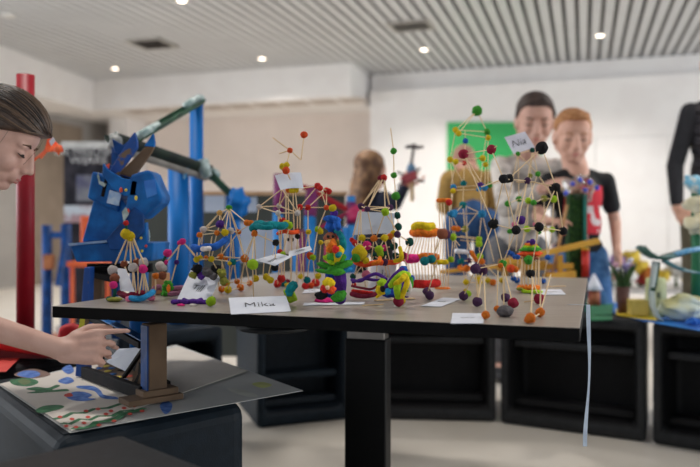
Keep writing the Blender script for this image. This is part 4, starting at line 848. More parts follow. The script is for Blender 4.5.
# ================================================================= LEFT BACKGROUND: BANNER, EASEL
D = 5.2
t = thing('information_banner','tall dark information banner with white lettering behind the blue robot','banner',V((P(88,200,D).x,D,0)))
pa, pb = P(64,148,D), P(116,148,D)
bm = newbm(); box(bm, ((pa.x+pb.x)/2,D,(pa.z+.06)/2), (pb.x-pa.x,.01,pa.z-.06)); bn = build('banner_sheet', bm, mat('banner_print', (34,34,40), .7, (60,58,66), 9, .4, .7, spec=.1), t)
bm = newbm(); box(bm, ((pa.x+pb.x)/2,D,pa.z+.02), (pb.x-pa.x+.03,.03,.045)); build('top_rail', bm, mat('pale_rail', (178,178,176), .4), t)
bm = newbm(); box(bm, ((pa.x+pb.x)/2,D,.03), (pb.x-pa.x+.04,.2,.06)); build('banner_base', bm, mat('pale_rail', (0,0,0)), t)
WI = mat('white_print', (240,240,240), .6)
text_on('DIE MASCHINE', .07, P(88,152,D-.008), (1,0,0), (0,0,1), WI, t, 'lettering'); text_on('WE', .085, P(79,160.5,D-.008), (1,0,0), (0,0,1), WI, t, 'lettering'); text_on('ARE', .085, P(97,160.5,D-.008), (1,0,0), (0,0,1), WI, t, 'lettering')
bm = newbm(); box(bm, P(84,214,D-.012), (.28,.004,.12)); build('picture_strip', bm, mat('banner_picture', (176,186,196), .6, (150,120,126), 8, .45, .55), t)
bm = newbm(); box(bm, P(92,188,D-.012), (.22,.004,.18)); build('picture_panel', bm, mat('banner_picture_dark', (70,72,100), .6, (110,112,120), 10, .4, .6), t)
D = 4.6
t = thing('blue_easel','pair of blurred blue posts joined by an orange block on the floor at the left','craft stand',V((P(51,260,D).x,D,0)))
for x, y in ((47,225),(66,224)):
    bm = newbm(); loft(bm, [V((P(x,y,D).x,D,.0)), P(x,y,D)], [.034,.03], 14); build('post', bm, DBLUEP, t, True)
bm = newbm(); bar(bm, P(44,235,D), P(70,235,D), .04, .04); build('crossbar', bm, DBLUEP, t)
bm = newbm(); box(bm, P(49,262,D-.05), (.06,.05,.09)); build('orange_block', bm, mat('orange_brown_card', (150,92,54), .7), t, bevel=.004)
bm = newbm(); bar(bm, P(66,240,D-.03), P(58,286,D-.1), .03, .03, up=V((0,1,0))); build('diagonal_leg', bm, DBLUEP, t)
t = thing('orange_chair','orange upright panel on legs, behind the tray of the blue robot','chair',V((P(90,260,4.4).x,4.4,0)))
ORC = mat('orange_plastic', (206,84,34), .5, (216,96,44), 6)
bm = newbm(); box(bm, P(90,238,4.4), (.11,.03,.26)); build('backrest', bm, ORC, t, bevel=.01)
bm = newbm(); box(bm, P(90,263,4.25), (.16,.3,.03)); build('seat', bm, ORC, t, bevel=.008)
for sx in (-.06,.06):
    for sy in (4.14,4.38): bm = newbm(); zz = P(90,263,4.25).z; box(bm, (P(90,260,4.25).x+sx,sy,zz/2), (.02,.02,zz)); build('leg', bm, ORC, t)
t = bm = newbm(); box(bm, (P(80,296,5).x,5.0,.004), (.8,.35,.008)); tag(build('orange_mat', bm, mat('orange_mat', (176,110,78), .8)), 'flat orange mat lying on the floor below the blue posts', 'floor mat')

# ================================================================= DISPLAY ON THE RIGHT
bz = BZ+.001
def sheet(name, pts, z, m, label, cat, th=.003, bev=0):
    bm = newbm(); prism(bm, [on(x,y,z) for x,y in pts], (0,0,th)); return tag(build(name, bm, m, bevel=bev), label, cat)
sheet('green_board', [(586,305),(614,303),(612,320),(588,321)], bz-.003, mat('green_base', (34,112,74), .7, (44,124,84), 12), 'green painted base board right beside the table edge', 'base board')
sheet('blue_board', [(613,303),(760,306),(790,338),(700,331),(642,321),(612,313)], bz-.003, mat('blue_base', (24,82,170), .6, (40,130,206), 9, .4, .6), 'blue painted base board under the yellow box and gutters at right', 'base board')
sheet('yellow_sheet', [(616,309),(650,313),(664,321),(640,319),(616,315)], bz+.0005, mat('yellow_base', (222,196,52), .6), 'yellow paper sheet under the brown plant pot and yellow box', 'paper sheet', .001)
def bpt(px, py, z=bz+.001): return on(px, py, z)
# grass column
p = on(575,312,BZ); D = 2.86; p = V((P(575,300,D).x, D, BZ)); k = D/F
t = thing('grass_column','tall green grass-covered column with a teal edge standing before the boy','craft model',p)
zt = P(575,194,D).z
bm = newbm(); box(bm, (p.x-.004,D,(BZ+zt)/2), (13*k,.05,zt-BZ)); gc = build('column_core', bm, mat('grass_paper', (24,58,30), .9, (52,92,40), 90, bump=.8), t)
bm = newbm()
for i in range(900):
    a = V((random.uniform(-6.5,6.5)*k, -.025, random.uniform(BZ+.005, zt)-0)); b0 = V((p.x-.004+a.x, D+a.y, a.z)); dv = V((random.uniform(-.4,.4),-1,random.uniform(-.3,.9))).normalized()*.014
    s_ = V((.0016,0,0)); vs = [bm.verts.new(b0-s_), bm.verts.new(b0+s_), bm.verts.new(b0+dv)]; bm.faces.new(vs)
tag(build('grass_tufts', bm, mat('grass_blade', (44,86,36), .8, (80,120,50), 60), gc, fix=False), kind='stuff')
bm = newbm(); box(bm, (P(582.5,250,D).x,D-.012,(BZ+zt)/2), (3.2*k,.05,zt-BZ)); build('teal_edge', bm, mat('teal_card', (20,110,98), .6), t)
bm = newbm(); ell(bm, P(579,190,D), (16*k,.05,15*k), wob=.5, seg=24); build('clear_bag', bm, mat('clear_plastic', (196,206,204), .12, (206,214,212), 20, trans=.92, alpha=.55, bump=.6, bscale=60), t, True)
for x,y in ((580,180),(573,184),(590,182),(566,193),(597,188),(585,190)):
    bm = newbm(); ell(bm, P(x,y,D-.04), (.009,.007,.009), wob=.3); build('blue_bead', bm, mat('royal_blue_bead', (44,60,190), .5), t, True)
bm = newbm(); ell(bm, P(578,193,D), (.022,.02,.018), wob=.5); build('brown_filling', bm, mat('brown_wool', (120,70,48), .8, (180,130,96), 60), t, True)
tube('red_tube',585.5,250,3.8,2.80,mat('bright_red_tube',(196,44,34),.5),t,ybot=277); bm = newbm(); ell(bm, P(585.5,249,2.8), (.016,.016,.006)); build('yellow_cap', bm, mat('yellow_tube', (0,0,0)), t, True)
# yellow lattice bridge
YW = mat('yellow_planks', (196,140,34), .6, (208,156,48), 14)
t = thing('plank_bridge','yellow painted plank bridge behind the green-jointed toothpick tower','craft model',V((P(545,280,2.75).x,2.75,BZ)))
for (a,b,w,h) in ((P(500,263,2.7),P(598,241,2.78),.03,.02),(P(498,268,2.76),P(572,266,2.80),.03,.022),(P(545,278,2.72),P(574,274,2.76),.03,.028),(P(440,272,2.7),P(545,262,2.76),.02,.014)):
    bm = newbm(); bar(bm, a, b, w, h); build('plank', bm, YW, t, bevel=.002)
for (a,b) in ((P(549,290,2.76),P(567,205,2.80)),(P(520,265,2.70),P(534,300,2.72))):
    bm = newbm(); bar(bm, a, b, .01, .01, up=V((0,1,0))); build('stick_brace', bm, mat('raw_wood', (176,132,88), .7), t)
for (x,y) in ((505,262),(560,255),(548,272)):
    q = P(x,y,2.75); bm = newbm(); box(bm, (q.x,2.75,(BZ+q.z)/2), (.018,.018,q.z-BZ)); build('bridge_pier', bm, YW, t)
# little house
p = on(594,305,BZ+.0005); k = p.y/F
t = thing('paper_house','small red-brown paper hut with a white cone roof on the green board','craft model',p)
bm = newbm(); loft(bm, [p+V((0,0,.0005)), p+V((0,0,17*k))], [6.2*k,5.6*k], 20); build('hut_wall', bm, mat('hut_paper', (140,58,40), .7, (176,104,72), 20), t, True)
bm = newbm(); loft(bm, [p+V((0,0,15*k)), p+V((0,0,20*k)), p+V((0,0,31*k))], [8.6*k,6.5*k,1.2*k], 20); build('hut_roof', bm, PAPER, t, True)
# pot with plant
p = on(623,313,BZ+.002); k = p.y/F
t = thing('potted_plant','dark brown pot with spiky green plant and pale flowers on the yellow sheet','plant',p)
bm = newbm(); loft(bm, [p, p+V((0,0,26*k))], [5.2*k,6.6*k], 22); build('pot', bm, mat('brown_pot', (78,44,36), .6, (90,54,44), 20), t, True)
bm = newbm()
for i in range(70):
    a = random.uniform(0,6.28); l = random.uniform(14,30)*k; d = V((math.cos(a)*.32, math.sin(a)*.32, 1))*l; b0 = p+V((0,0,25*k))+V((math.cos(a),math.sin(a),0))*3*k; s_ = V((-math.sin(a),math.cos(a),0))*.0024
    m0 = b0+d*.6; vs = [bm.verts.new(b0-s_),bm.verts.new(b0+s_),bm.verts.new(m0+s_),bm.verts.new(b0+d+V((math.cos(a),math.sin(a),-.3))*l*.1),bm.verts.new(m0-s_)]; bm.faces.new(vs)
tag(build('leaves', bm, mat('leaf_green', (58,92,54), .7, (92,118,76), 40), t, fix=False), kind='stuff')
for i in range(9):
    bm = newbm(); ell(bm, p+V((random.uniform(-11,11)*k, random.uniform(-.03,.03), random.uniform(40,54)*k)), (.011,.011,.009), wob=.5); build('flower', bm, mat(('lilac_flower','white_flower','pink_flower')[i%3], ((150,140,190),(206,204,214),(196,150,170))[i%3], .7), t, True)
# yellow box
p = on(641,316.5,BZ+.002); k = p.y/F
bm = newbm(); box(bm, p+V((0,.03,8.5*k)), (17*k,.07,15*k), rotz(-.15)); tag(build('yellow_box', bm, mat('yellow_card', (200,176,84), .7, (212,190,104), 14), bevel=.002), 'small yellow cardboard box right of the brown plant pot', 'box')
# curved gutters on the right
t = thing('gutter_slide','green card slide with curved gutters and a bent translucent support at right','marble run',on(657,321,BZ+.002))
p = on(657,321,BZ+.002); D = p.y; WT = mat('frosted_plastic', (190,206,206), .25, (204,216,214), 20, alpha=.75)
def band(pts, D, w, th, m, name):
    bm = newbm(); Q = [P(x,y,D if len(q)<1 else D) for (x,y),q in [(a,()) for a in pts]]
    up = [q+V((0,-w/2,0)) for q in Q]; dn = [q+V((0,w/2,0)) for q in Q]
    rows = [(bm.verts.new(a), bm.verts.new(b)) for a,b in zip(up,dn)]
    fs = [bm.faces.new((a[0],a[1],b[1],b[0])) for a,b in zip(rows, rows[1:])]; bm.normal_update(); bmesh.ops.solidify(bm, geom=fs, thickness=th)
    return build(name, bm, m, t, True)
s_ = band([(655,261),(653,275),(651,292),(652,306),(656,316),(660,321)], D, .05, .003, WT, 'bent_support'); band([(657,262),(655,277),(652,291)], D-.01, .03, .006, GREENC, 'support_edge')
band([(639,248),(645,254),(653,259),(663,260),(676,256),(690,252),(712,249)], D, .07, .012, mat('green_gutter', (46,84,74), .5, (110,146,146), 18, .5, .56), 'upper_gutter')
band([(664,262),(674,268),(686,272),(698,274),(716,276)], D-.03, .05, .008, mat('blue_green_gutter', (70,120,130), .5, (150,180,184), 18, .5, .6), 'lower_gutter')
band([(676,256),(690,252),(712,249)], D-.03, .03, .013, mat('blue_tape', (0,0,0)), 'blue_tape_strip')
t = thing('green_post','green upright tube with crumpled pale paper and blue tape at the right edge','marble run',V((P(697,300,2.65).x,2.65,BZ)))
tube('upright_tube',696.5,190,5,2.65,mat('green_tube',(28,104,68),.5,(36,114,76),10),t)
bm = newbm(); ell(bm, P(697,186,2.63), (.05,.04,.028), Matrix.Rotation(.7,3,'Y'), wob=.5); build('blue_paper', bm, mat('sky_paper', (120,186,214), .6, (206,214,214), 30, .45,.55), t, True)
bm = newbm(); ell(bm, P(700,204,2.63), (.045,.035,.03), wob=.6); build('cream_paper', bm, mat('cream_paper', (214,204,170), .7, (224,216,190), 20), t, True)
bm = newbm(); ell(bm, P(699,224,2.63), (.038,.035,.035), wob=.6); build('cream_paper', bm, mat('cream_paper', (0,0,0)), t, True)
p = on(664,318,BZ+.003); k = p.y/F
t = thing('pale_green_cup','pale green paper cup with a small mark, behind the bent support','cup',p)
bm = newbm(); q = p+V((.0,.07,0)); loft(bm, [q, q+V((0,0,38*k)), q+V((0,0,39*k)), q+V((0,0,30*k))], [.04,.034,.03,.03], 22); build('cup_wall', bm, mat('pale_green_paper', (196,204,150), .6, (208,214,170), 10), t, True)
bm = newbm(); box(bm, q+V((-.006,-.038,22*k)), (.012,.003,.02)); build('dark_mark', bm, mat('grey_mark', (110,120,100), .7), t)
p = on(688,322,BZ+.003); k = p.y/F
bm = newbm(); ell(bm, p+V((.01,.04,13*k)), (24*k,.06,12.6*k), wob=.45, seg=26)
for v in bm.verts: v.co.z = max(v.co.z, BZ+.0035)
tag(build('crumpled_paper_bag', bm, mat('pale_yellow_paper', (206,200,140), .7, (196,206,196), 8, .4, .6, bump=.6, bscale=40), smooth=False), 'crumpled pale yellow paper bag on the blue board at the right edge', 'paper bag')
for x,y,lab in ((672,319,'lump of blue tissue paper left of the crumpled yellow bag'),(694,325,'lump of blue tissue paper in front of the crumpled yellow bag')):
    q = on(x,y,BZ+.003); bm = newbm(); ell(bm, q+V((0,0,.012)), (.022,.016,.012), wob=.7)
    for v in bm.verts: v.co.z = max(v.co.z, BZ+.0035)
    tag(build('tissue_lump', bm, mat('blue_tissue', (20,88,170), .7)), lab, 'paper lump', 'blue tissue lumps')

# ================================================================= FAR TABLE WITH BOUQUETS
D = 4.9
t = thing('side_table','low pale side table behind the boy, carrying paper flowers','table',V((P(655,300,D).x,D,0)))
ztb = P(650,287,D).z; xa, xb = P(606,287,D).x, P(720,287,D).x
bm = newbm(); box(bm, ((xa+xb)/2,D+.1,ztb-.015), (xb-xa,.5,.03)); build('table_top', bm, mat('white_laminate', (196,192,188), .5), t, bevel=.004)
for x in (xa+.05, xb-.05):
    for y in (D-.1, D+.3): bm = newbm(); box(bm, (x,y,(ztb-.03)/2), (.04,.04,ztb-.03)); build('leg', bm, mat('grey_leg', (96,92,88), .5), t)
FC = [('yellow',(222,190,60)),('lilac',(150,120,170)),('orange',(206,120,50)),('white',(214,212,206)),('red',(180,60,60)),('green',(90,130,80))]
for i,(x,y,ci,r_) in enumerate(((617,262,1,.055),(630,258,0,.06),(640,268,0,.06),(650,274,2,.05),(662,276,0,.05),(612,276,5,.05),(628,276,3,.05),(676,270,3,.06),(642,280,4,.04),(657,283,3,.045),(688,276,0,.05))):
    nm, rgb = FC[ci]; q = P(x,y,D+.02*((i%3)-1)); b0 = V((q.x,q.y,ztb+.0005)); pos = ('far left','at the left end, tallest','left of the middle, tall','in the middle','right of the middle','lowest at the left','second from the left, low','tall, towards the right','small, in front in the middle','low, in front right of the middle','at the right end')[i]
    t = thing('paper_flower', f'blurred {nm} paper flower on the pale side table, {pos}', 'paper flower', b0, 'paper flowers on the side table')
    bm = newbm(); loft(bm, [b0, q], [.012,.008], 8); build('stem', bm, mat('leaf_green', (0,0,0)), t, True)
    bm = newbm(); ell(bm, q, (r_,r_*.8,r_*.75), wob=.7, seg=20); build('petals', bm, mat('flower_'+nm, rgb, .7), t, True)
# ================================================================= PEOPLE
def frame(fwd, up):
    f = V(fwd).normalized(); u = V(up); u = (u-f*u.dot(f)).normalized(); l = u.cross(f)
    return Matrix((f, l, u)).transposed()          # columns: forward, left, up
def add_head(bm, c, Mh, s, detail=False):
    """skin parts of a head; local x forward, y left, z up, chin to crown 0.21 * s"""
    def e(p, r, rot=None):
        M = Mh @ rot if rot is not None else Mh
        ell(bm, V(c)+Mh @ (V(p)*s), [x*s for x in r], M, 24)
    def k(a, b, ra, rb=None): cap(bm, V(c)+Mh @ (V(a)*s), V(c)+Mh @ (V(b)*s), ra*s, (ra if rb is None else rb)*s, 16)
    e((-.014,0,.026), (.088,.072,.079)); e((.022,0,-.022), (.056,.060,.072)); e((.026,0,.030), (.052,.060,.046))
    for sy in (-1, 1):
        k((-.012,sy*.052,-.050), (.052,sy*.016,-.090), .020, .016)
        e((.049,sy*.034,-.036), (.025,.024,.027)); e((.050,sy*.023,-.066), (.021,.021,.022))
        e((-.008,sy*.073,-.010), (.020,.008,.031), Matrix.Rotation(-sy*.35, 3, 'Z')); e((-.002,sy*.076,-.030), (.009,.006,.010))
        e((.062,sy*.030,.0135), (.014,.020,.0075))                          # brow ridge
        e((.0635,sy*.031,-.003), (.0125,.0165,.0085))                        # lids
        e((.090,sy*.0095,-.0375), (.0085,.0065,.0065))                       # nostril wings
    e((.058,0,-.088), (.022,.021,.016)); e((.068,0,-.087), (.0125,.015,.011))
    k((.078,0,.006), (.0985,0,-.028), .0075, .0085); e((.099,0,-.0315), (.0105,.0095,.0085)); e((.088,0,-.036), (.012,.010,.007))
    e((.082,0,-.028), (.016,.0115,.015)); e((.078,0,-.044), (.012,.012,.012)); e((.071,0,-.056), (.016,.028,.020)); e((.0835,0,-.0585), (.0070,.020,.0050)); e((.0815,0,-.0685), (.0072,.017,.0056))
def face_parts(root, c, Mh, s, browm, lipm, closed=True, iris=None):
    T = lambda p: V(c)+Mh @ (V(p)*s)
    for sy in (-1, 1):
        bm = newbm(); loft(bm, [T((.0755,sy*.017,.0165)), T((.076,sy*.030,.0215)), T((.065,sy*.047,.0165))], [.0018*s,.0026*s,.0012*s], 8, round_caps=True); build('eyebrow', bm, browm, root, True)
        bm = newbm(); z0 = -.0085
        loft(bm, [T((.0715,sy*.0175,z0+.001)), T((.0768,sy*.026,z0)), T((.0757,sy*.035,z0)), T((.066,sy*.046,z0+.003))], [.0009*s,.0018*s,.0018*s,.0008*s], 8, round_caps=True); build('eyelashes', bm, mat('lash_dark', (38,26,24), .6), root, True)
        if not closed:
            bm = newbm(); ell(bm, T((.068,sy*.031,-.0055)), (.0088*s,.0095*s,.005*s), Mh); build('eye', bm, mat('eye_dark', (44,34,32), .2), root, True)
    bm = newbm()
    loft(bm, [T((.075,.020,-.0628)), T((.0868,.010,-.0605)), T((.0885,0,-.0612)), T((.0868,-.010,-.0605)), T((.075,-.020,-.0628))], [.001*s,.003*s,.0034*s,.003*s,.001*s], 8, round_caps=True)
    build('upper_lip', bm, lipm, root, True)
    bm = newbm(); loft(bm, [T((.077,.016,-.0665)), T((.0855,.007,-.0690)), T((.0855,-.007,-.0690)), T((.077,-.016,-.0665))], [.001*s,.0036*s,.0036*s,.001*s], 8, round_caps=True)
    build('lower_lip', bm, lipm, root, True)
def add_hand(bm, w, d, n, s, thumb=1, curls=(.3,.5,.6,.7), spread=.06, thumb_in=.2):
    """w wrist, d pointing direction, n direction the palm faces, thumb=+1: thumb towards d x n"""
    d = V(d).normalized(); n = V(n); n = (n-d*n.dot(d)).normalized(); t = d.cross(n)*thumb
    L = .18*s
    for off, ln in ((.25,.46),(.085,.48),(-.085,.46),(-.235,.42)):          # palm built of four rays
        cap(bm, w+t*off*L*.45, w+d*ln*L+t*off*L*.78, .085*L, .075*L, 10)
    cap(bm, w-d*.08*L, w+d*.1*L, .13*L, .14*L, 12)
    for i, (off, ln, st) in enumerate(((.20,.40,.47),(.068,.44,.49),(-.066,.41,.47),(-.19,.32,.43))):
        p = w+d*st*L+t*off*L; dd = (d+t*off*spread*4).normalized(); c = curls[i]; r = .052*L
        for j, (f, cu) in enumerate(((.46,.75),(.30,1.0),(.24,.7))):
            ang = c*cu; dd = (Matrix.Rotation(-ang*1.0, 3, d.cross(n).normalized()) @ dd) if False else (dd*math.cos(ang)+(n-dd*n.dot(dd)).normalized()*math.sin(ang)).normalized()
            q = p+dd*ln*f*L; cap(bm, p, q, r, r*.92, 10); p = q; r *= .9
    p = w+d*.12*L+t*.2*L; r = .066*L; dd = (d*.75+t*.7+n*thumb_in).normalized()
    for f in (.24,.20,.16):
        q = p+dd*f*L; cap(bm, p, q, r, r*.9, 10); p = q; r *= .9; dd = (dd+d*.35+n*thumb_in*.8-t*.15).normalized()
def torso(bm, J, s, grow=1.0, waist=True):
    sh = (J['sR']-J['sL']).normalized(); up = (J['neck']-J['pelvis']).normalized(); f = up.cross(sh).normalized()*-1
    sh = up.cross(f)*1; M = Matrix((sh, f, up)).transposed(); W = (J['sR']-J['sL']).length/2; H_ = (J['neck']-J['pelvis']).length
    c1 = J['pelvis'].lerp(J['neck'], .68); c2 = J['pelvis'].lerp(J['neck'], .34); c3 = J['pelvis'].lerp(J['neck'], .04)
    g = grow
    ell(bm, c1, (W*.86*g, W*.58*g, H_*.34), M, 24); ell(bm, c2, (W*.78*g, W*.54*g, H_*.34), M, 24); ell(bm, c3, (W*.80*g, W*.58*g, H_*.2), M, 24)
    cap(bm, J['sL'].lerp(J['sR'], .06), J['sL'].lerp(J['sR'], .94), W*.28*g)
    cap(bm, J['sL'].lerp(J['neck'], .1), J['neck']-up*.02*s, W*.22*g, W*.30*g); cap(bm, J['sR'].lerp(J['neck'], .1), J['neck']-up*.02*s, W*.22*g, W*.30*g)
    return f, sh, up
def person(name, label, J, s, skin, hair_fn, shirt, trousers, shoe, sleeve=.6, vox=.006, hands=None, head_s=None, hm=None, shirt_name='shirt', lean_face=None, closed=True, browm=None, lipm=None, shirt_hem=-.06, cat='person', arm_r=1.0):
    t = thing(name, label, cat, V((J['pelvis'].x, J['pelvis'].y, 0)))
    hs = head_s or s; Mh = frame(*J['face'])
    bm = newbm(); add_head(bm, J['head'], Mh, hs)
    nb = J['head']+Mh @ V((-.025,0,-.06))*hs
    cap(bm, nb, J['neck']+(nb-J['neck']).normalized()*-.02, .047*hs, .052*hs); 
    torso(bm, J, s, .86)
    A = arm_r
    for S_ in 'LR':
        cap(bm, J['s'+S_], J['e'+S_], .038*s*A, .034*s*A); cap(bm, J['e'+S_], J['w'+S_], .035*s*A, .024*s*A)
        if hands and S_ in hands:
            h = hands[S_]; add_hand(bm, J['w'+S_], h['d'], h['n'], hs*.98 if 's' not in h else h['s'], h.get('thumb', 1), h.get('curls', (.3,.5,.6,.7)), thumb_in=h.get('ti', .2))
        cap(bm, J['h'+S_], J['k'+S_], .062*s, .045*s); cap(bm, J['k'+S_], J['a'+S_], .045*s, .03*s)
        cap(bm, J['a'+S_], J['a'+S_]+V(J['toe'])*.1*s-V((0,0,.03*s)), .03*s, .025*s)
    union('body', bm, skin, t, vox, 9 if vox < .005 else 3)
    face_parts(t, J['head'], Mh, hs, browm or mat('brow_brown', (92,66,48), .8), lipm or mat('lip_pink', (186,116,108), .5), closed)
    hair_fn(t, J['head'], Mh, hs)
    # clothes
    bm = newbm(); torso(bm, J, s, 1.04)
    pv = J['pelvis']; up = (J['neck']-pv).normalized()
    for S_ in 'LR':
        a, e_, w_ = J['s'+S_], J['e'+S_], J['w'+S_]
        if sleeve <= 1:
            cap(bm, a, a.lerp(e_, sleeve), .052*s*A, .05*s*A)
        else:
            cap(bm, a, e_, .054*s*A, .047*s*A); cap(bm, e_, e_.lerp(w_, sleeve-1), .047*s*A, .036*s*A)
    so = union(shirt_name, bm, shirt, t, vox, 3)
    bm = newbm(); sh = (J['sR']-J['sL']).normalized(); W = (J['sR']-J['sL']).length/2
    ell(bm, pv, (W*.80, W*.6, .11*s), frame(sh, V((0,0,1))), 20)
    for S_ in 'LR':
        cap(bm, J['h'+S_], J['k'+S_], .078*s, .06*s); cap(bm, J['k'+S_], J['a'+S_].lerp(J['k'+S_], .06), .06*s, .048*s)
    union('trousers', bm, trousers, t, vox, 3)
    for S_ in 'LR':
        a = J['a'+S_]; g = V((a.x, a.y, .0)); f = V(J['toe']).normalized()
        bm = newbm(); ell(bm, V((a.x, a.y, .042*s))+f*.06*s, (.125*s,.045*s,.042*s), frame(f, V((0,0,1))), 18)
        for v in bm.verts: v.co.z = max(v.co.z, .002)
        build('shoe', bm, shoe, t, True)
    return t
def stand(px, ytop, D, hs, s, face, shw=None, lean=(0,0), arms=None, toe=(0,-1,0), zhip=.5, headoff=(0,0), head_px=None):
    """joints of a standing figure; head centre from the photo column and row of its middle"""
    hx, hy = head_px; head = P(hx, hy, D); up = V((0,0,1)); f = V(face).normalized(); J = {'head': head, 'face': (f, up)}
    return J
SK1 = mat('skin_fair', (214,164,142), .5, (222,174,152), 30, spec=.35); SK2 = mat('skin_pale', (206,160,142), .5, (214,170,152), 30, spec=.35)
JEANS = mat('blue_denim', (58,104,156), .8, (80,128,178), 30); SHOE = mat('dark_shoe', (36,36,40), .6)
def hairline(bm, c, Mh, s, zf=.066):
    Mi = Mh.inverted()
    for v in bm.verts:
        l = (Mi @ (v.co-V(c)))/s
        if l.x > -.02:
            zl = -.025+(zf+.025)*min(1, (l.x+.02)/.06)
            if l.z < zl: l.z = zl+(l.z-zl)*.08; v.co = V(c)+Mh @ (l*s)
def hair_short(m, side=.0, fringe=.0):
    def fn(t, c, Mh, s):
        T = lambda p: V(c)+Mh @ (V(p)*s); bm = newbm()
        ell(bm, T((-.024,0,.036)), (.086*s,.077*s,.074*s), Mh, 26); ell(bm, T((.018,0,.085)), (.056*s,.060*s,.022*s), Mh, 22); ell(bm, T((-.055,0,-.005)), (.050*s,.064*s,.058*s), Mh, 22)
        for sy in (-1,1): ell(bm, T((-.004,sy*.064,.028)), (.026*s,.011*s,.030*s), Mh, 14)
        if fringe: ell(bm, T((.050,0,.079)), (.026*s,.046*s,.014*s), Mh, 18)
        hairline(bm, c, Mh, s, .072)
        for v in bm.verts: v.co += V((noise.noise(v.co*60), noise.noise(v.co*60+V((9,0,0))), noise.noise(v.co*60+V((0,9,0)))))*.004*s
        union('hair', bm, m, t, .006, 2)
    return fn
# --- boy in the red print shirt
D = 3.12
def px(x, y, dd=0): return P(x, y, D+dd)
J = dict(head=px(573,135), face=(V((-.10,-1,-.30)), V((0,-.3,1))), neck=px(576,170,.03), sL=px(606,181,.05), sR=px(549,181,.02), pelvis=V((px(583,252).x, D+.06, px(583,252).z)),
  eL=px(615,222,.06), wL=px(617,252,-.02), eR=px(538,216,-.02), wR=px(548,222,-.2), toe=(-.1,-1,0))
pz = J['pelvis']
for S_, dx in (('L',.065),('R',-.065)):
    J['h'+S_] = pz+V((dx,0,-.02)); J['k'+S_] = V((pz.x+dx*1.3, D-.02, .33)); J['a'+S_] = V((pz.x+dx*1.5, D+.06, .07))
M_SHIRT = mat('black_print_shirt', (20,19,22), .85, (28,27,30), 12)
nt = M_SHIRT.node_tree; bs = nt.nodes['Principled BSDF']; tc = nt.nodes.new('ShaderNodeTexCoord'); sep = nt.nodes.new('ShaderNodeSeparateXYZ'); nt.links.new(tc.outputs['Object'], sep.inputs[0])
def mth(op, a, b):
    n = nt.nodes.new('ShaderNodeMath'); n.operation = op
    for i, q in enumerate((a, b)):
        if isinstance(q, (int, float)): n.inputs[i].default_value = q
        else: nt.links.new(q, n.inputs[i])
    return n.outputs[0]
def inside(o, lo, hi): return mth('MULTIPLY', mth('GREATER_THAN', o, lo), mth('LESS_THAN', o, hi))
X0 = px(570,181).x-pz.x; X1 = px(603,181).x-pz.x; Za, Zb = px(580,244).z, px(580,186).z
panel = mth('MULTIPLY', mth('MULTIPLY', inside(sep.outputs[0], X0-.03, X1+.004), inside(sep.outputs[2], Za, Zb)), mth('LESS_THAN', sep.outputs[1], -.01+.06-.06))
nz = nt.nodes.new('ShaderNodeTexNoise'); nz.inputs['Scale'].default_value = 15; nz.inputs['Detail'].default_value = 1; nt.links.new(tc.outputs['Object'], nz.inputs['Vector'])
patch = mth('MULTIPLY', mth('GREATER_THAN', nz.outputs['Fac'], .54), inside(sep.outputs[2], px(580,242).z, px(580,206).z))
low = mth('MULTIPLY', inside(sep.outputs[2], Za, px(580,234).z), mth('LESS_THAN', nz.outputs['Fac'], .5))
base = bs.inputs['Base Color'].links[0].from_socket
def mix(f, a, rgb):
    n = nt.nodes.new('ShaderNodeMixRGB'); nt.links.new(f, n.inputs[0]); nt.links.new(a, n.inputs[1]); n.inputs[2].default_value = lin(rgb); return n.outputs[0]
cA = mix(panel, base, (214,48,60)); cB = mix(mth('MULTIPLY', panel, patch), cA, (226,208,206)); cC = mix(mth('MULTIPLY', panel, low), cB, (24,24,28)); nt.links.new(cC, bs.inputs['Base Color'])
person('person','boy with short ginger hair in a black T-shirt with a red print, looking down', J, .78, SK1, hair_short(mat('ginger_hair',(168,112,68),.7,(190,134,86),60), fringe=1), M_SHIRT, JEANS, SHOE, sleeve=.62, head_s=1.02, browm=mat('ginger_brow',(170,120,84),.8),
  hands={'L': dict(d=V((.05,-.15,-1)), n=V((-1,0,0)), thumb=-1, curls=(.3,.35,.4,.45), s=.78), 'R': dict(d=V((.3,-1,.1)), n=V((0,0,-1)), thumb=1, s=.78)}, arm_r=.95)
# --- woman in the pale jacket
D = 3.42
J = dict(head=px(535,120), face=(V((-.12,-.95,-.32)), V((0,-.3,1))), neck=px(526,155,.10), sL=px(556,168,.06), sR=px(500,166,.10), pelvis=V((px(528,250).x, D+.22, px(528,246).z)),
  eL=px(571,206,-.12), wL=px(572,188,-.36), eR=px(502,214,-.02), wR=px(530,212,-.28), toe=(0,-1,0))
pz = J['pelvis']
for S_, dx in (('L',.085),('R',-.085)):
    J['h'+S_] = pz+V((dx,0,-.02)); J['k'+S_] = V((pz.x+dx*1.1, D+.12, .36)); J['a'+S_] = V((pz.x+dx*1.1, D+.24, .08))
J['eL'] = px(560,214,.10); J['wL'] = px(556,246,.06); J['eR'] = px(506,208,-.16); J['wR'] = px(545,188,-.42)
HB = mat('dark_brown_hair', (52,38,34), .6, (72,54,46), 50)
def hair_woman(t, c, Mh, s):
    T = lambda p: V(c)+Mh @ (V(p)*s); bm = newbm()
    ell(bm, T((-.022,0,.038)), (.090*s,.079*s,.078*s), Mh, 26); ell(bm, T((-.060,0,-.01)), (.052*s,.072*s,.070*s), Mh, 22)
    cap(bm, T((.045,.018,.088)), T((.035,-.056,.045)), .016*s, .014*s); cap(bm, T((.045,.022,.088)), T((.030,.062,.045)), .015*s, .014*s)
    for sy in (-1,1): cap(bm, T((.012,sy*.068,.035)), T((-.012,sy*.073,-.04)), .014*s, .011*s)
    hairline(bm, c, Mh, s, .07); union('hair', bm, HB, t, .006, 2)
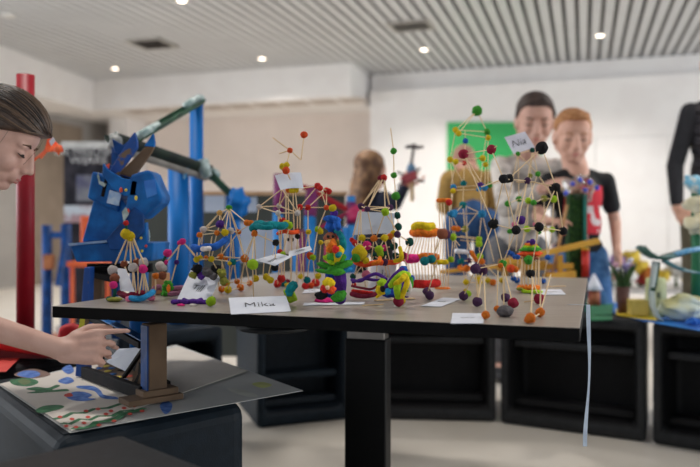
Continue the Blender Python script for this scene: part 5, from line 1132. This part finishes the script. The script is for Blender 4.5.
person('person','dark-haired woman in a pale patterned jacket, leaning over beside the ginger boy', J, .92, SK2, hair_woman, mat('pale_jacket', (216,208,200), .9, (172,164,158), 16, .46,.58), mat('grey_trousers',(96,96,100),.85), SHOE, sleeve=1.85, head_s=1.12, shirt_name='jacket',
  hands={'R': dict(d=V((.95,-.15,.18)), n=V((0,.5,-.9)), thumb=1, curls=(.7,.8,.9,1.0), s=1.0), 'L': dict(d=V((0,-.2,-1)), n=V((-1,0,0)), thumb=-1, s=.95)})
t = thing('wood_tool','black tool with a wooden stick in the woman\'s hand','tool',px(572,186,-.48))
bm = newbm(); bar(bm, px(556,192,-.5), px(577,183,-.5), .014, .014); build('wooden_stick', bm, WOOD, t, bevel=.002)
bm = newbm(); ell(bm, px(556,190,-.5), (.022,.02,.018), wob=.3); build('black_grip', bm, M_BLK, t, True)
# --- person in mustard
D = 3.9
J = dict(head=px(467,165), face=(V((.05,.75,-.65)), V((0,.6,.7))), neck=px(469,168,.06), sL=px(451,181,.03), sR=px(488,181,.03), pelvis=px(473,219,-.05), eL=px(446,205,.08), wL=px(456,214,.22), eR=px(494,205,.08), wR=px(484,214,.22), toe=(0,1,0))
J['head'] = px(464,162,.12)
pz = J['pelvis']
for S_, dx in (('L',-.075),('R',.075)):
    J['h'+S_] = pz+V((dx,0,-.02)); J['k'+S_] = V((pz.x+dx*1.05, D+.02, .42)); J['a'+S_] = V((pz.x+dx*1.1, D-.03, .08))
def hair_bald(t, c, Mh, s):
    T = lambda p: V(c)+Mh @ (V(p)*s); bm = newbm()
    ell(bm, T((-.020,0,.034)), (.088*s,.077*s,.078*s), Mh, 24); ell(bm, T((-.055,0,-.005)), (.048*s,.064*s,.06*s), Mh, 20); union('hair', bm, mat('light_hair',(170,126,110),.8,(184,142,124),40), t, .007, 2)
person('person','person in a mustard jumper and jeans seen from behind, head bent forward', J, .98, SK1, hair_bald, mat('mustard_knit', (164,128,66), .9, (178,142,78), 40, bump=.3), mat('dark_denim',(34,72,120),.8,(50,90,140),30), SHOE, sleeve=1.9, head_s=.80, shirt_name='jumper', arm_r=1.15)
# --- girl with the long hair, drone model in hand
D = 4.2
J = dict(head=px(372,170), face=(V((.75,.6,.0)), V((0,0,1))), neck=px(371,192,.02), sL=px(358,199,.12), sR=px(384,198,-.08), pelvis=px(371,240,0), eL=px(352,222,.16), wL=px(356,240,.1), eR=px(395,204,-.10), wR=px(405,187,-.10), toe=(.7,.5,0))
pz = J['pelvis']
for S_, dx in (('L',-.07),('R',.07)):
    J['h'+S_] = pz+V((dx,-dx*.8,-.02)); J['k'+S_] = V((pz.x+dx*1.05, D-dx*.8, .36)); J['a'+S_] = V((pz.x+dx*1.1, D-dx*.8, .08))
HL = mat('long_light_brown_hair', (104,72,50), .6, (150,112,78), 24)
def hair_long(t, c, Mh, s):
    T = lambda p: V(c)+Mh @ (V(p)*s); bm = newbm()
    ell(bm, T((-.022,0,.036)), (.096*s,.084*s,.082*s), Mh, 26); ell(bm, T((-.060,0,-.04)), (.056*s,.080*s,.10*s), Mh, 22); ell(bm, T((-.085,.01,-.12)), (.045*s,.075*s,.11*s), Mh, 22)
    ell(bm, T((-.10,.03,-.19)), (.035*s,.055*s,.09*s), Mh, 20)
    for sy in (-1,1): cap(bm, T((.0,sy*.072,.02)), T((-.05,sy*.070,-.12)), .02*s, .02*s)
    union('hair', bm, HL, t, .008, 2)
person('person','girl with long brown hair in navy, seen from behind, holding up a model', J, .80, SK1, hair_long, mat('navy_knit', (26,32,52), .9, (34,40,62), 30), mat('black_trousers',(24,24,28),.85), SHOE, sleeve=1.92, head_s=.98, shirt_name='jumper',
  hands={'R': dict(d=V((.35,-.1,.9)), n=V((.3,-1,0)), thumb=1, curls=(.9,1.0,1.0,1.0), s=.85)})
t = thing('propeller_model','dark model with crossed rotor sticks held up against the white wall','craft model',px(409,178,-.18))
DK = mat('dark_wood', (52,46,48), .7, (70,62,62), 40)
def rod(a, b, r, name, m): bm = newbm(); loft(bm, [a, b], [r, r], 8); return build(name, bm, m, t, True)
rod(px(414,146,-.18), px(410,172,-.18), .008, 'mast', DK); rod(px(406,147,-.22), px(423,147,-.14), .008, 'rotor_blade', DK); rod(px(409,146,-.10), px(419,148,-.26), .008, 'rotor_blade', DK)
bm = newbm(); ell(bm, px(414,146,-.18), (.016,.016,.014), wob=.3); build('rotor_hub', bm, DK, t, True)
bm = newbm(); ell(bm, px(411,169,-.18), (.022,.02,.03), wob=.4); build('blue_body', bm, mat('slate_blue_clay',(84,120,150),.7), t, True)
bm = newbm(); box(bm, px(409,178,-.19), (.09,.03,.05), Matrix.Rotation(-.4,3,'Y')); build('red_block', bm, mat('dull_red_card',(164,66,76),.7,(182,84,92),30), t, bevel=.008)
rod(px(397,172,-.2), px(424,182,-.16), .006, 'rotor_blade', DK); rod(px(398,186,-.22), px(420,168,-.15), .006, 'rotor_blade', DK)
bm = newbm(); box(bm, px(412,192,-.18), (.022,.008,.10)); build('cream_strip', bm, mat('cream_card',(226,196,150),.7), t)
# --- man in the black padded vest
D = 4.2
J = dict(head=px(717,62), face=(V((-.5,-.85,-.15)), V((0,0,1))), neck=px(717,98,.02), sL=px(742,112,-.05), sR=px(690,112,.06), pelvis=px(712,214,.03), eL=px(752,165,.02), wL=px(738,208,-.05), eR=px(675,166,.08), wR=px(677,205,-.03), toe=(-.4,-.9,0))
pz = J['pelvis']
for S_, dx in (('L',.10),('R',-.10)):
    J['h'+S_] = pz+V((dx,0,-.02)); J['k'+S_] = V((pz.x+dx*1.1, D+.02, .46)); J['a'+S_] = V((pz.x+dx*1.15, D+.06, .08))
mp_ = person('person','man in black padded vest, hand at his pocket, cut off by right edge', J, 1.02, SK1, hair_short(HB), mat('black_jersey', (20,20,26), .9, (26,26,32), 30), mat('olive_trousers',(84,78,62),.9,(94,88,72),20), SHOE, sleeve=1.93, head_s=1.08, shirt_name='jumper',
  hands={'R': dict(d=V((.5,-.1,-.85)), n=V((.3,1,.3)), thumb=1, curls=(.5,.6,.6,.6), s=1.0), 'L': dict(d=V((-.3,-.2,-.9)), n=V((-.3,1,.3)), thumb=-1, s=1.0)})
bm = newbm(); torso(bm, J, 1.02, 1.2)
M_VEST = mat('padded_vest', (38,36,42), .5, (46,44,50), 20)
nt = M_VEST.node_tree; tc = nt.nodes.new('ShaderNodeTexCoord'); wv = nt.nodes.new('ShaderNodeTexWave'); wv.bands_direction = 'Z'; wv.inputs['Scale'].default_value = 5; nt.links.new(tc.outputs['Object'], wv.inputs['Vector'])
bp = nt.nodes.new('ShaderNodeBump'); bp.inputs['Distance'].default_value = .03; nt.links.new(wv.outputs['Fac'], bp.inputs['Height']); nt.links.new(bp.outputs['Normal'], nt.nodes['Principled BSDF'].inputs['Normal'])
union('vest', bm, M_VEST, mp_, .008, 3)

# --- girl in the foreground, pointing
D = 1.55
SK3 = mat('skin_girl', (208,164,148), .5, (216,174,158), 26, spec=.35, bump=.05, bscale=500)
s = .90
face = V((.82,.12,-.53)); up = V((.5,.08,.85))
J = dict(head=px(0,137.5), face=(face, up), neck=V((-.835,1.58,.835)), sR=V((-.82,1.40,.775)), sL=V((-.95,1.68,.79)), pelvis=V((-1.14,1.36,.50)),
  eR=V((-.715,1.245,.622)), wR=P(64,350,1.27), eL=V((-1.04,1.70,.60)), wL=V((-.93,1.60,.475)), toe=(1,.2,0))
pz = J['pelvis']
for S_, dy in (('L',.07),('R',-.07)):
    J['h'+S_] = pz+V((0,dy,-.02)); J['k'+S_] = V((-1.06, 1.36+dy, .29)); J['a'+S_] = V((-1.16, 1.36+dy, .075))
HG = mat('girl_brown_hair', (50,37,31), .42, (92,70,56), 9, .3, .75)
nt = HG.node_tree; mp3 = nt.nodes.new('ShaderNodeMapping'); mp3.inputs['Scale'].default_value = (4,14,14); nzz = [n for n in nt.nodes if n.type == 'TEX_NOISE'][0]; tcc = [n for n in nt.nodes if n.type == 'TEX_COORD'][0]
nt.links.new(tcc.outputs['Object'], mp3.inputs['Vector']); nt.links.new(mp3.outputs['Vector'], nzz.inputs['Vector'])
def hair_girl(t, c, Mh, s):
    T = lambda p: V(c)+Mh @ (V(p)*s); bm = newbm()
    g = newbm(); ell(g, (-.004,0,.042), (.098,.080,.080), None, 40); ell(g, (-.062,0,-.005), (.050,.074,.072), None, 28)
    for v in g.verts:
        zl = max(-.06, .012+(v.co.x+.005)*.52) if v.co.x > -.05 else -1
        if v.co.z < zl: v.co.z = zl+(v.co.z-zl)*.06
        v.co = T(v.co)
    me_ = bpy.data.meshes.new('tmp'); g.to_mesh(me_); g.free(); bm.from_mesh(me_); bpy.data.meshes.remove(me_)
    ell(bm, T((-.11,0,.0)), (.03*s,.026*s,.026*s), Mh, 18); cap(bm, T((-.125,0,-.01)), T((-.15,0,-.14)), .024*s, .012*s)
    ho = union('hair', bm, HG, t, .003, 4)
    # loose strands following the skull and one falling over the cheek
    rnd = random.Random(3)
    tones = [mat('girl_hair_dark', (36,27,23), .45), mat('girl_hair_mid', (66,50,40), .4), mat('girl_hair_light', (98,76,58), .4)]
    for i in range(98):
        ph = rnd.uniform(.0,2.4); off = 1+rnd.uniform(.0,.012); pts = []
        a0 = rnd.uniform(.10,.5); a1 = rnd.uniform(1.6,2.7); dr = rnd.uniform(-.12,.12)
        for k in range(9):
            a = a0+(a1-a0)*k/8; p_ = ph+dr*k/8
            q = V((-.004+.0985*math.cos(a)*off, -.0805*math.cos(p_)*math.sin(a)*off, .042+.0805*math.sin(p_)*math.sin(a)*off))
            zl = .014+(q.x+.005)*.52
            if q.z < zl: q.z = zl-rnd.uniform(0,.004)
            pts.append(T(q))
        b2 = newbm(); loft(b2, pts, [.0005*s]+[rnd.uniform(.0010,.0019)*s]*7+[.0005*s], 6); build('hair_strand', b2, tones[i % 3], ho, True)
    for pts in ([(.088,-.020,.052),(.092,-.026,.030),(.090,-.030,.005),(.086,-.032,-.022)], [(.03,-.074,.03),(.03,-.075,-.01),(.02,-.073,-.06),(.0,-.071,-.1)]):
        b2 = newbm(); loft(b2, [T(p) for p in pts], [.0004*s]*4, 6); build('hair_strand', b2, tones[1], ho, True)
person('person','girl with brown hair in the left foreground, looking down and pointing at the robot', J, .80, SK3, hair_girl, mat('dark_grey_shirt', (58,58,66), .9, (66,66,74), 30), mat('navy_trousers',(30,34,50),.85), SHOE, sleeve=.7, vox=.0032, head_s=s, closed=False, arm_r=.92,
  hands={'R': dict(d=V((.97,-.02,.10)), n=V((.05,.90,-.42)), thumb=1, curls=(.22,1.15,1.3,1.4), s=.70, ti=.75), 'L': dict(d=V((.8,-.1,-.3)), n=V((0,0,-1)), thumb=-1, s=.70)})
WORLD = .55; EXPO = 0.66
AREAS = [('side_area_light', R(6.5,4.5,1.8), R(0,6,1.2), 4.5, 2.2, 150, (.92,.96,1)), ('side_area_light', R(-6.5,1.7,1.55), R(0,2.6,.8), 4.8, 2.0, 130, (.93,.96,1))]  # right: added fill, no window known there; left: daylight through the window opening
# ================================================================= CAMERA AND LIGHT
cam = bpy.data.cameras.new('camera'); co = bpy.data.objects.new('camera', cam); COL.objects.link(co); scene.camera = co
co.location = (0,0,H); co.rotation_euler = (PI/2,0,0)
cam.sensor_width = 36; cam.lens = 36*F/700; cam.shift_y = -(233.5-YH)/700; cam.clip_start = .02
cam.dof.use_dof = True; cam.dof.focus_distance = 1.38; cam.dof.aperture_fstop = 2.8
w = bpy.data.worlds.new('daylight'); scene.world = w; w.use_nodes = True
bg = w.node_tree.nodes['Background']; bg.inputs['Color'].default_value = (.86,.93,1,1); bg.inputs['Strength'].default_value = WORLD
def area(name, loc, tgt, sx, sy, e, col):
    li = bpy.data.lights.new(name, 'AREA'); li.shape = 'RECTANGLE'; li.size = sx; li.size_y = sy; li.energy = e; li.color = col
    o = bpy.data.objects.new(name, li); COL.objects.link(o); o.location = loc
    o.rotation_euler = (V(tgt)-V(loc)).to_track_quat('-Z', 'Y').to_euler(); return o
for args in AREAS: area(*args)
vs_ = scene.view_settings; vs_.view_transform = 'Standard'; vs_.look = 'None'; vs_.gamma = 1; vs_.use_curve_mapping = False; vs_.exposure = EXPO
scene.cycles.max_bounces = 8
